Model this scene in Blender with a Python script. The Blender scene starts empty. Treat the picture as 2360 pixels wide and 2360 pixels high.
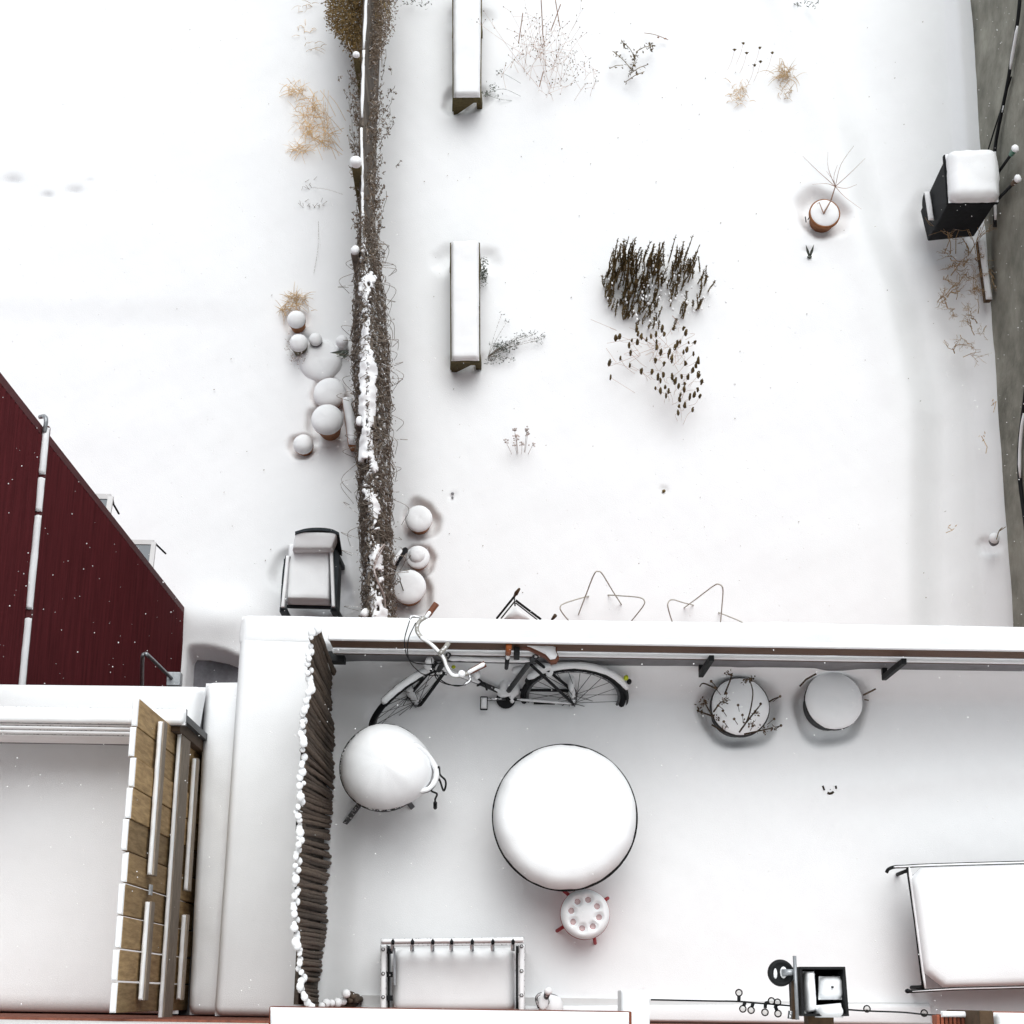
import bpy, math, random
import numpy as np
from mathutils import Vector, Matrix, noise

random.seed(11)
sc = bpy.context.scene
COL = sc.collection

# ------------------------------------------------------------------ camera
FPX, SIZE, HCAM = 3900.0, 2360.0, 10.65
nad = Vector((-50, -1120, -FPX)).normalized()
up = -nad
ax = Vector((1, -0.0168, 0)); ax.z = -(ax.x * up.x + ax.y * up.y) / up.z
ax.normalize()
ay = up.cross(ax)
ROT = Matrix((ax, ay, up))                     # camera axes -> world axes
cam_d = bpy.data.cameras.new('camera')
cam_d.sensor_width = 36.0
cam_d.lens = 36.0 * FPX / SIZE
cam_d.clip_start = 0.02
cam_d.clip_end = 2000
cam = bpy.data.objects.new('camera', cam_d)
COL.objects.link(cam)
cam.matrix_world = Matrix.Translation((0, 0, HCAM)) @ ROT.to_4x4()
sc.camera = cam

# ------------------------------------------------------------------ sky, sun, exposure (overcast snowfall)
SUN_EL, SUN_AZ = math.radians(56), math.radians(9)      # sun direction, azimuth from +Y toward +X
w = bpy.data.worlds.new('World'); sc.world = w; w.use_nodes = True
nt = w.node_tree; nt.nodes.clear()
sky = nt.nodes.new('ShaderNodeTexSky'); sky.sky_type = 'NISHITA'; sky.sun_disc = False
sky.sun_elevation = SUN_EL; sky.sun_rotation = SUN_AZ
sky.air_density = 1.0; sky.dust_density = 3.0; sky.ozone_density = 1.0
hsv = nt.nodes.new('ShaderNodeHueSaturation'); hsv.inputs['Saturation'].default_value = 0.24
bg = nt.nodes.new('ShaderNodeBackground'); bg.inputs['Strength'].default_value = 0.09
wo = nt.nodes.new('ShaderNodeOutputWorld')
nt.links.new(sky.outputs[0], hsv.inputs['Color']); nt.links.new(hsv.outputs[0], bg.inputs['Color'])
nt.links.new(bg.outputs[0], wo.inputs['Surface'])
sd = bpy.data.lights.new('sun', 'SUN'); sd.energy = 1.4; sd.angle = math.radians(55); sd.color = (0.975, 1.0, 0.99)
sun = bpy.data.objects.new('sun', sd); COL.objects.link(sun)
sdir = Vector((math.sin(SUN_AZ) * math.cos(SUN_EL), math.cos(SUN_AZ) * math.cos(SUN_EL), math.sin(SUN_EL)))
sun.rotation_euler = sdir.to_track_quat('Z', 'Y').to_euler()
sun.location = sdir * 40
vs = sc.view_settings
vs.view_transform = 'Standard'; vs.look = 'None'; vs.gamma = 1.0; vs.use_curve_mapping = False
vs.exposure = 0.46
sc.cycles.max_bounces = 10; sc.cycles.diffuse_bounces = 6; sc.cycles.transparent_max_bounces = 8

# ------------------------------------------------------------------ helpers
G, D = -6.6, 0.0            # snow surface in the yard, snow surface on the deck
FLOOR = -0.28               # deck boards under the snow


def P(px, py, z):
    """world point at height z that stands at this place of the photograph"""
    d = ROT @ Vector((px - 1180, 1180 - py, -FPX))
    t = (z - HCAM) / d.z
    return Vector((0, 0, HCAM)) + d * t


def S(py, z):
    """metres per photograph pixel at height z"""
    return (P(1180, py, z) - P(1181, py, z)).length


MATS = {}


def mat(name, col, rough=0.8, var=0.25, scale=12.0, bump=0.0, bscale=60.0, metal=0.0, dust=0.0, stretch=None, col2=None, spec=0.3):
    """procedural material: noise-mottled colour, noise bump, optional snow dust on upward faces"""
    m = bpy.data.materials.new(name); m.use_nodes = True
    n = m.node_tree.nodes; l = m.node_tree.links
    b = n['Principled BSDF']
    b.inputs['Roughness'].default_value = rough; b.inputs['Metallic'].default_value = metal
    b.inputs['Specular IOR Level'].default_value = spec
    tc = n.new('ShaderNodeTexCoord'); mp = n.new('ShaderNodeMapping')
    l.new(tc.outputs['Object'], mp.inputs['Vector'])
    if stretch: mp.inputs['Scale'].default_value = stretch
    nz = n.new('ShaderNodeTexNoise'); nz.inputs['Scale'].default_value = scale
    nz.inputs['Detail'].default_value = 6; nz.inputs['Roughness'].default_value = 0.65
    l.new(mp.outputs[0], nz.inputs['Vector'])
    rp = n.new('ShaderNodeValToRGB')
    c = Vector(col); c2 = Vector(col2) if col2 else c * (1 + var)
    lo = c * (1 - var)
    rp.color_ramp.elements[0].position = 0.3; rp.color_ramp.elements[0].color = (*lo, 1)
    rp.color_ramp.elements[1].position = 0.7; rp.color_ramp.elements[1].color = (*c2, 1)
    l.new(nz.outputs['Fac'], rp.inputs['Fac'])
    out = rp.outputs[0]
    oi = n.new('ShaderNodeObjectInfo')
    hs = n.new('ShaderNodeHueSaturation')
    mr = n.new('ShaderNodeMapRange'); mr.inputs['To Min'].default_value = 1 - var * 0.8; mr.inputs['To Max'].default_value = 1 + var * 0.8
    l.new(oi.outputs['Random'], mr.inputs['Value']); l.new(mr.outputs[0], hs.inputs['Value'])
    l.new(out, hs.inputs['Color']); out = hs.outputs[0]
    if dust > 0:
        ge = n.new('ShaderNodeNewGeometry'); sx = n.new('ShaderNodeSeparateXYZ')
        l.new(ge.outputs['Normal'], sx.inputs[0])
        n2 = n.new('ShaderNodeTexNoise'); n2.inputs['Scale'].default_value = 70; n2.inputs['Detail'].default_value = 3
        l.new(tc.outputs['Object'], n2.inputs['Vector'])
        ad = n.new('ShaderNodeMath'); ad.operation = 'ADD'
        l.new(sx.outputs['Z'], ad.inputs[0]); l.new(n2.outputs['Fac'], ad.inputs[1])
        r2 = n.new('ShaderNodeMapRange'); r2.inputs['From Min'].default_value = 1.55 - dust; r2.inputs['From Max'].default_value = 1.7 - dust
        l.new(ad.outputs[0], r2.inputs['Value'])
        mx = n.new('ShaderNodeMix'); mx.data_type = 'RGBA'
        l.new(r2.outputs[0], mx.inputs['Factor']); l.new(out, mx.inputs['A']); mx.inputs['B'].default_value = (.86, .87, .89, 1)
        out = mx.outputs['Result']
    l.new(out, b.inputs['Base Color'])
    if bump > 0:
        bz = n.new('ShaderNodeTexNoise'); bz.inputs['Scale'].default_value = bscale; bz.inputs['Detail'].default_value = 5
        l.new(mp.outputs[0], bz.inputs['Vector'])
        bp = n.new('ShaderNodeBump'); bp.inputs['Strength'].default_value = bump; bp.inputs['Distance'].default_value = 0.01
        l.new(bz.outputs['Fac'], bp.inputs['Height']); l.new(bp.outputs[0], b.inputs['Normal'])
    MATS[name] = m
    return m


SNOW = mat('snow', (.903, .92, .935), .9, .012, 8, .2, 230, spec=.1)
SNOWG = mat('ground_snow', (.903, .92, .935), .9, .012, 3, .25, 120, spec=.1)
FLAKE = mat('flake', (.9, .9, .9), .9, .02, 5)
DECKW = mat('deck_boards', (.13, .10, .08), .8, .3, 10, .2, 40)
RAILW = mat('stained_wood', (.085, .042, .022), .7, .35, 9, .2, 60, stretch=(1, 12, 12))
DKMET = mat('black_metal', (.016, .017, .018), .6, .25, 20, .05, 80, spec=.12)
DKMETD = mat('frosted_black_metal', (.03, .032, .034), .5, .3, 20, .05, 80, dust=.22)
CANE = mat('bamboo_cane', (.105, .078, .058), .85, .4, 25, .3, 90, stretch=(4, 4, .5))
PLANK = mat('weathered_plank', (.37, .235, .105), .8, .38, 7, .25, 50, stretch=(6, 6, .7), col2=(.50, .345, .175))
PLANKD = mat('grey_batten', (.30, .25, .20), .85, .3, 8, .25, 50, stretch=(6, 1, 6))
RED = mat('red_siding', (.112, .020, .024), .85, .3, 4, .12, 60, stretch=(1, .4, 8), spec=.06)
REDT = mat('red_trim', (.095, .017, .02), .7, .2, 8)
CONC = mat('concrete', (.25, .245, .20), .9, .42, 1.4, .6, 22, col2=(.46, .45, .385))
BRICK = mat('brick', (.22, .065, .035), .85, .35, 14, .4, 60)
HOUSEB = mat('brick_wall', (.17, .06, .038), .85, .35, 9, .4, 40, stretch=(3, 1, 12))
BLACKP = mat('black_plastic', (.012, .013, .015), .65, .3, 15, .05, 60, spec=.1)
GREYP = mat('slate_plastic', (.03, .036, .041), .65, .3, 15, .05, 60, spec=.12)
TERRA = mat('terracotta', (.30, .125, .05), .85, .22, 18, .15, 60)
TERRAP = mat('pale_terracotta', (.42, .26, .2), .85, .2, 18, .15, 60)
OLIVE = mat('olive_plastic', (.12, .095, .05), .7, .2, 18)
CHAR = mat('charcoal_pot', (.028, .028, .03), .6, .3, 18, .1, 60)
FENCE = mat('old_fence_board', (.14, .118, .098), .9, .4, 10, .35, 60, stretch=(8, 8, .8))
MOSS = mat('mossy_timber', (.095, .075, .03), .9, .4, 30, .3, 80)
VINE = mat('vine_stem', (.22, .185, .15), .9, .35, 30, dust=.12)
VINEL = mat('dry_vine_leaf', (.19, .145, .105), .9, .45, 5, dust=.05)
BROWNL = mat('brown_leaf', (.30, .20, .08), .9, .5, 9)
DSTEM = mat('dark_stem', (.19, .137, .06), .9, .5, 15)
PSTEM = mat('brown_dead_stem', (.065, .045, .028), .9, .4, 15)
DSEED = mat('dark_seed_head', (.11, .075, .028), .9, .35, 15, dust=.0)
TSTEM = mat('tan_stem', (.46, .31, .24), .9, .3, 15)
TGRASS = mat('tan_grass', (.62, .44, .24), .9, .3, 15)
PSEED = mat('pale_seed_head', (.48, .41, .38), .9, .25, 15, dust=.15)
GREENL = mat('grey_green_leaf', (.13, .15, .125), .8, .35, 15, dust=.05)
REDP = mat('red_paint', (.36, .018, .022), .4, .15, 20)
PINKS = mat('thin_snow_over_red', (.62, .47, .47), .9, .08, 60)
LEATH = mat('brown_leather', (.15, .05, .024), .55, .25, 25, .2, 90)
ORANGE = mat('orange_plastic', (.36, .10, .025), .5, .2, 20)
YELLOW = mat('yellow_reflector', (.55, .62, .03), .3, .1, 20)
STEEL = mat('galvanised_steel', (.36, .38, .40), .45, .2, 30, .05, 60, metal=.7)
BAR = mat('cream_bar', (.34, .33, .30), .4, .15, 30, dust=.12)
WIRE = mat('tan_wire', (.5, .47, .41), .5, .15, 30)
BARK = mat('shrub_bark', (.44, .30, .16), .9, .35, 30, dust=.08)
GREYS = mat('wet_concrete', (.2, .2, .21), .8, .25, 4, .2, 30)
GREENP = mat('green_grip', (.03, .16, .10), .4, .2, 20)
FROSTM = mat('frosted_grey_metal', (.10, .105, .11), .5, .3, 40, .05, 60, dust=.3)
BROWNF = mat('brown_frame', (.09, .055, .03), .8, .3, 20)
BOUNCE_WALL = mat('pale_bounce_render', (.76, .76, .75), .9, .06, 3, .3, 40)
SHADE_GREY = mat('alley_shade_grey', (.13, .13, .145), .8, .35, 2.5, .2, 30, col2=(.27, .27, .295))
HOLE = mat('dark_hollow', (.03, .02, .012), .9, .3, 20)


def glass_mat():
    """thin clear glass: mostly see-through, brighter toward its rim"""
    m = bpy.data.materials.new('clear_glass'); m.use_nodes = True
    n = m.node_tree.nodes; l = m.node_tree.links; n.clear()
    o = n.new('ShaderNodeOutputMaterial'); mx = n.new('ShaderNodeMixShader'); t = n.new('ShaderNodeBsdfTransparent'); g = n.new('ShaderNodeBsdfGlossy')
    t.inputs['Color'].default_value = (.88, .88, .87, 1); g.inputs['Color'].default_value = (.55, .5, .48, 1)
    nz = n.new('ShaderNodeTexNoise'); nz.inputs['Scale'].default_value = 30
    mr = n.new('ShaderNodeMapRange'); mr.inputs['To Min'].default_value = .03; mr.inputs['To Max'].default_value = .15
    l.new(nz.outputs['Fac'], mr.inputs['Value']); l.new(mr.outputs[0], g.inputs['Roughness'])
    fr = n.new('ShaderNodeFresnel'); fr.inputs['IOR'].default_value = 1.5
    l.new(fr.outputs[0], mx.inputs['Fac']); l.new(t.outputs[0], mx.inputs[1]); l.new(g.outputs[0], mx.inputs[2]); l.new(mx.outputs[0], o.inputs['Surface'])
    return m


GLASS = glass_mat()
PANE = mat('window_glass', (.10, .12, .14), .1, .1, 5, spec=.5)
WHITEF = mat('white_frame', (.62, .62, .62), .5, .05, 5)

ORG = {}


def thing(name, label, cat, loc, group=None):
    o = bpy.data.objects.new(name, None); COL.objects.link(o)
    o.empty_display_size = 0.1
    o.location = loc; ORG[o.name] = Vector(loc)
    o['label'] = label; o['category'] = cat; o['kind'] = 'thing'
    if group: o['group'] = group
    return o


def nz3(p, s):
    return noise.noise(Vector(p) * s)


class MB:
    def __init__(self): self.v = []; self.f = []

    def add(self, vs, fs):
        k = len(self.v); self.v.extend([tuple(x) for x in vs]); self.f.extend([tuple(i + k for i in f) for f in fs])
        return self

    def hexa(self, b, t):
        """box from four bottom and four top corners, both counter-clockwise"""
        return self.add(list(b) + list(t), [(3, 2, 1, 0), (4, 5, 6, 7), (0, 1, 5, 4), (1, 2, 6, 5), (2, 3, 7, 6), (3, 0, 4, 7)])

    def box(self, lo, hi):
        x0, y0, z0 = lo; x1, y1, z1 = hi
        return self.hexa([(x0, y0, z0), (x1, y0, z0), (x1, y1, z0), (x0, y1, z0)], [(x0, y0, z1), (x1, y0, z1), (x1, y1, z1), (x0, y1, z1)])

    def beam(self, a, b, wd, h, upv=(0, 0, 1)):
        """rectangular bar from a to b, centred"""
        a = Vector(a); b = Vector(b); d = (b - a).normalized(); u = Vector(upv)
        s = d.cross(u)
        if s.length < 1e-4: s = d.cross(Vector((0, 1, 0)))
        s.normalize(); u = s.cross(d).normalized()
        q = [(-1, -1), (1, -1), (1, 1), (-1, 1)]
        va = [a + s * (wd / 2 * i) + u * (h / 2 * j) for i, j in q]; vb = [b + s * (wd / 2 * i) + u * (h / 2 * j) for i, j in q]
        return self.add(va + vb, [(0, 1, 2, 3), (7, 6, 5, 4), (1, 0, 4, 5), (2, 1, 5, 6), (3, 2, 6, 7), (0, 3, 7, 4)])

    def tube(self, pts, r, n=6, cap=True):
        pts = [Vector(p) for p in pts]; m = len(pts)
        rs = r if isinstance(r, (list, tuple)) else [r] * m
        vs = []; t0 = (pts[1] - pts[0]).normalized()
        u = t0.orthogonal().normalized()
        for i, p in enumerate(pts):
            t = (pts[min(i + 1, m - 1)] - pts[max(i - 1, 0)])
            if t.length < 1e-9: t = t0
            t.normalize()
            u = (u - t * u.dot(t))
            if u.length < 1e-6: u = t.orthogonal()
            u.normalize(); wv = t.cross(u)
            for k in range(n):
                a = 2 * math.pi * k / n
                vs.append(p + (u * math.cos(a) + wv * math.sin(a)) * rs[i])
        fs = []
        for i in range(m - 1):
            for k in range(n):
                a = i * n + k; b = i * n + (k + 1) % n
                fs.append((a, b, b + n, a + n))
        if cap:
            fs.append(tuple(range(n - 1, -1, -1))); fs.append(tuple(range((m - 1) * n, m * n)))
        return self.add(vs, fs)

    def lathe(self, c, prof, n=32, sx=1.0, sy=1.0, amp=0.0, fq=4.0, cap=True):
        c = Vector(c); vs = []; fs = []
        for (r, z) in prof:
            for k in range(n):
                a = 2 * math.pi * k / n
                p = Vector((math.cos(a) * r * sx, math.sin(a) * r * sy, z))
                if amp: p += Vector((math.cos(a), math.sin(a), .6)) * amp * nz3((c + p), fq)
                vs.append(c + p)
        m = len(prof)
        for i in range(m - 1):
            for k in range(n):
                a = i * n + k; b = i * n + (k + 1) % n
                fs.append((a, b, b + n, a + n))
        if cap:
            fs.append(tuple(range(n - 1, -1, -1))); fs.append(tuple(range((m - 1) * n, m * n)))
        return self.add(vs, fs)

    def blob(self, c, rx, ry, rz, n=8, m=5, amp=0.0, fq=20.0):
        pr = []
        for i in range(m + 1):
            a = -math.pi / 2 + math.pi * i / m
            pr.append((max(math.cos(a), .04), math.sin(a)))
        c = Vector(c); vs = []; fs = []
        for (r, z) in pr:
            for k in range(n):
                a = 2 * math.pi * k / n
                p = Vector((math.cos(a) * r * rx, math.sin(a) * r * ry, z * rz))
                if amp: p *= 1 + amp * nz3(c * 3 + p, fq)
                vs.append(c + p)
        for i in range(m):
            for k in range(n):
                a = i * n + k; b = i * n + (k + 1) % n
                fs.append((a, b, b + n, a + n))
        fs.append(tuple(range(n - 1, -1, -1))); fs.append(tuple(range(m * n, (m + 1) * n)))
        return self.add(vs, fs)

    def leaf(self, p, d, l, wd):
        p = Vector(p); d = Vector(d).normalized(); s = d.cross(Vector((random.gauss(0, 1), random.gauss(0, 1), random.gauss(0, 1))))
        if s.length < 1e-4: s = d.orthogonal()
        s.normalize(); nn = s.cross(d)
        return self.add([p, p + d * l * .5 + s * wd * .5 + nn * wd * .25, p + d * l, p + d * l * .5 - s * wd * .5 + nn * wd * .25], [(0, 1, 2), (0, 2, 3)])

    def build(self, name, m, parent=None, smooth=False, bevel=0.0, solid=0.0):
        me = bpy.data.meshes.new(name)
        o = bpy.data.objects.new(name, me); COL.objects.link(o)
        if parent is not None: org = ORG[parent.name]
        else: org = Vector((0, 0, 0))
        vs = [(x - org.x, y - org.y, z - org.z) for x, y, z in self.v]
        me.from_pydata(vs, [], self.f); me.materials.append(m)
        if smooth: me.polygons.foreach_set('use_smooth', [True] * len(me.polygons))
        me.update()
        if parent is not None: o.parent = parent
        ORG[o.name] = org
        if bevel > 0:
            b = o.modifiers.new('bevel', 'BEVEL'); b.width = bevel; b.segments = 2; b.limit_method = 'ANGLE'
        if solid > 0:
            s = o.modifiers.new('thickness', 'SOLIDIFY'); s.thickness = solid; s.offset = -1
        return o


def tag(o, label=None, cat=None, group=None, kind=None):
    if label: o['label'] = label
    if cat: o['category'] = cat
    if group: o['group'] = group
    if kind: o['kind'] = kind
    return o


def one(mb, name, m, label, cat, group=None, **kw):
    """a thing that is a single mesh, its origin at the middle of its base"""
    xs = [v[0] for v in mb.v]; ys = [v[1] for v in mb.v]; zs = [v[2] for v in mb.v]
    c = Vector(((min(xs) + max(xs)) / 2, (min(ys) + max(ys)) / 2, min(zs)))
    if cat in ('grass', 'twig'):      # a tuft: blades nobody could count, under one thing
        t = thing(name, label, cat, c, group)
        tag(mb.build('blades' if cat == 'grass' else 'twigs', m, t, **kw), kind='stuff')
        return t
    mb.v = [(x - c.x, y - c.y, z - c.z) for x, y, z in mb.v]
    o = mb.build(name, m, None, **kw); o.location = c; ORG[o.name] = c
    return tag(o, label, cat, group)


def spread(L, edge, step):
    e = min(edge, L * .499)
    a = [0, .04 * e, .12 * e, .25 * e, .45 * e, .7 * e]
    mid = list(np.linspace(e, L - e, max(2, int((L - 2 * e) / step) + 2)))
    return [x / L for x in a + mid + [L - x for x in reversed(a)]]


def snow_slab(mb, c00, c10, c11, c01, h, edge, step=.06, amp=.008, fq=5.0, skirt=0.0, bulge=0.0):
    """pillow of snow on a four-cornered top"""
    c00, c10, c11, c01 = map(Vector, (c00, c10, c11, c01))
    Lu = ((c10 - c00).length + (c11 - c01).length) / 2; Lv = ((c01 - c00).length + (c11 - c10).length) / 2
    us = spread(Lu, edge, step); vs_ = spread(Lv, edge, step)
    eu = min(edge, Lu * .499); ev = min(edge, Lv * .499)
    V = []; nu = len(us)
    ctr = (c00 + c10 + c11 + c01) / 4
    for v in vs_:
        for u in us:
            p = (c00 * (1 - u) + c10 * u) * (1 - v) + (c01 * (1 - u) + c11 * u) * v
            du = max(0, 1 - min(u, 1 - u) * Lu / eu); dv = max(0, 1 - min(v, 1 - v) * Lv / ev)
            q = min(1.0, math.hypot(du, dv))
            k = math.sqrt(max(0, 1 - q * q))
            z = h * k + (amp * nz3(p, fq) + amp * .4 * nz3(p, fq * 4)) * min(1, k * 1.5)
            # ragged rim
            if bulge and q > .6:
                o = (p - ctr); o.z = 0
                if o.length > 0: p = p + o.normalized() * (bulge * math.sin(math.pi * min(1, k * 1.1)) + bulge * .9 * nz3(p, 14) + bulge * .8 * nz3(p, 4))
            V.append(Vector((p.x, p.y, p.z + z)))
    F = []; nv = len(vs_)
    for j in range(nv - 1):
        for i in range(nu - 1):
            a = j * nu + i; F.append((a, a + 1, a + 1 + nu, a + nu))
    if skirt > 0:
        ring = [i for i in range(nu)] + [j * nu + nu - 1 for j in range(1, nv)] + [(nv - 1) * nu + i for i in range(nu - 2, -1, -1)] + [j * nu for j in range(nv - 2, 0, -1)]
        k0 = len(V)
        for r in ring: V.append(V[r] - Vector((0, 0, skirt)))
        m = len(ring)
        for i in range(m): F.append((ring[i], k0 + i, k0 + (i + 1) % m, ring[(i + 1) % m]))
    return mb.add(V, F)


def snow_disc(mb, c, R, h, edge, n=44, rings=9, amp=.006, fq=6.0, shape=None, dent=None, under=0.0):
    """domed cap of snow on a round top"""
    c = Vector(c); V = []; F = []
    rr = []
    e = edge / R
    for q in [0, .03, .1, .22, .4, .65]: rr.append(1 - q * e)
    for i in range(1, rings + 1): rr.append((1 - e) * (1 - i / rings))
    if under > 0:
        for k in range(n):
            a = 2 * math.pi * k / n; s = shape(a) if shape else 1.0
            V.append(c + Vector((math.cos(a) * R * s * .99, math.sin(a) * R * s * .99, -under)))
    for q in rr:
        for k in range(n):
            a = 2 * math.pi * k / n
            s = (shape(a) if shape else 1.0) * (1 + .02 * nz3((c.x + math.cos(a) * .8, c.y + math.sin(a) * .8, 2), 2.2) + .012 * nz3((c.x + math.cos(a), c.y + math.sin(a), 5), 7))
            r = q * R * s
            p = c + Vector((math.cos(a) * r, math.sin(a) * r, 0))
            d = min(1, (1 - q) / e)
            kk = math.sqrt(max(0, 1 - (1 - d) ** 2))
            z = h * kk * (1 + .16 * nz3(p + Vector((5, 1, 3)), 1.3 / max(R, .05) * .5)) + (amp * nz3(p, fq) + amp * .5 * nz3(p, fq * 3)) * kk
            if dent: z -= dent(math.cos(a) * r, math.sin(a) * r) * kk
            V.append(p + Vector((0, 0, z)))
    m = len(V) // n
    for i in range(m - 1):
        for k in range(n):
            a = i * n + k; b = i * n + (k + 1) % n
            F.append((a, b, b + n, a + n))
    return mb.add(V, F)


def snow_on(mb, pts, r, n=6, lift=.75, k=.85, gaps=0.0):
    """snow lying along the top of a bar or tube"""
    pts = [Vector(p) for p in pts]
    run = []
    runs = []
    for i, p in enumerate(pts):
        if gaps and nz3(p + Vector((3.1, 7.7, 1.3)), 14) < gaps - .55:
            if len(run) > 1: runs.append(run)
            run = []
        else: run.append(p)
    if len(run) > 1: runs.append(run)
    for q in runs:
        rs = [r * k * (1 + .22 * nz3(p, 25)) for p in q]
        rs[0] *= .6; rs[-1] *= .6
        mb.tube([p + Vector((0, 0, r * lift)) for p in q], rs, n)
    return mb


def curve(pts, n=6):
    """Catmull-Rom through the points"""
    pts = [Vector(p) for p in pts]; out = []
    q = [pts[0] * 2 - pts[1]] + pts + [pts[-1] * 2 - pts[-2]]
    for i in range(1, len(q) - 2):
        for k in range(n):
            t = k / n; a, b, c, d = q[i - 1], q[i], q[i + 1], q[i + 2]
            out.append(.5 * ((2 * b) + (c - a) * t + (2 * a - 5 * b + 4 * c - d) * t * t + (3 * b - a - 3 * c + d) * t ** 3))
    out.append(pts[-1]); return out


def fine(a, b, n):
    a = Vector(a); b = Vector(b)
    return [a.lerp(b, i / n) for i in range(n + 1)]


# ------------------------------------------------------------------ snow sheets: the yard and the deck
def wavy(X, Y, amp, seed, fq):
    rs = np.random.RandomState(seed); Z = np.zeros_like(X)
    for i in range(14):
        a = rs.uniform(0, 2 * math.pi); f = fq * (1.35 ** (i * .7)); ph = rs.uniform(0, 6.28)
        Z += np.sin((X * math.cos(a) + Y * math.sin(a)) * f + ph) / (1.25 ** i)
    return Z * amp / 3


def sstep(a, b, x):
    t = np.clip((x - a) / (b - a), 0, 1); return t * t * (3 - 2 * t)


def sheet(name, xs, ys, z0, fn, m):
    X, Y = np.meshgrid(xs, ys); Z = fn(X, Y) + z0
    nx, ny = len(xs), len(ys)
    co = np.stack([X, Y, Z], -1).reshape(-1, 3).astype(np.float32)
    i = np.arange(nx * ny).reshape(ny, nx)
    q = np.stack([i[:-1, :-1], i[:-1, 1:], i[1:, 1:], i[1:, :-1]], -1).reshape(-1, 4).astype(np.int32)
    me = bpy.data.meshes.new(name)
    me.vertices.add(len(co)); me.vertices.foreach_set('co', co.ravel())
    me.loops.add(q.size); me.loops.foreach_set('vertex_index', q.ravel())
    me.polygons.add(len(q)); me.polygons.foreach_set('loop_start', np.arange(0, q.size, 4, dtype=np.int32))
    me.polygons.foreach_set('loop_total', np.full(len(q), 4, dtype=np.int32))
    me.polygons.foreach_set('use_smooth', np.ones(len(q), dtype=bool))
    me.update(calc_edges=True); me.materials.append(m)
    o = bpy.data.objects.new(name, me); COL.objects.link(o); o['kind'] = 'structure'
    return o


HOLLOWS = []     # (x, y, inner radius, outer radius, depth) round pots, bench legs and stems
DENTS = []       # (x, y, radius, depth)


def hollow(p, ri, ro, d, dx=0, dy=0): HOLLOWS.append((p.x + dx, p.y + dy, ri, ro, d))


def dent(p, r, d): DENTS.append((p.x, p.y, r, d))


# yard hollows and dents, read off the photograph
for px, py, ri, ro, d in [(1897, 494, 34, 72, .12), (1028, 600, 8, 46, 0.06), (1118, 600, 8, 44, 0.06), (1055, 835, 6, 34, 0.045), (1096, 835, 6, 32, 0.045),
                          (1055, 45, 6, 34, 0.045), (1108, 45, 6, 36, 0.045), (1048, 235, 18, 38, .10), (1090, 230, 20, 46, .06), (970, 1198, 30, 52, .12), (968, 1290, 26, 42, .12),
                          (948, 1362, 38, 56, .14), (905, 1310, 20, 46, .16), (698, 1027, 22, 38, .08), (754, 985, 36, 54, .10), (760, 910, 34, 48, .05),
                          (690, 795, 20, 30, .06), (682, 742, 20, 32, .05), (720, 1330, 66, 92, .09), (780, 1370, 20, 46, .1), (2185, 500, 50, 110, .07),
                          (1866, 580, 6, 17, .03), (2290, 1250, 10, 30, .06), (1530, 1130, 3, 13, .03), (1043, 1143, 3, 12, .02)]:
    p = P(px, py, G); s = S(py, G)
    hollow(p, ri * s, ro * s, d)
for px, py, r, d in [(30, 422, 22, .055), (110, 455, 14, .05), (172, 445, 20, .05), (208, 420, 8, .02)]:
    dent(P(px, py, G), r * S(py, G), d)
WX = 5.43        # concrete wall line
RX, RY = -3.26, 3.86   # red wall plane, far corner


def fence_x(y):
    return float(np.interp(y, [2.0, 3.5, 5.2, 7.0, 8.5, 9.5, 12], [-1.10, -1.15, -1.26, -1.38, -1.455, -1.467, -1.47]))


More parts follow.
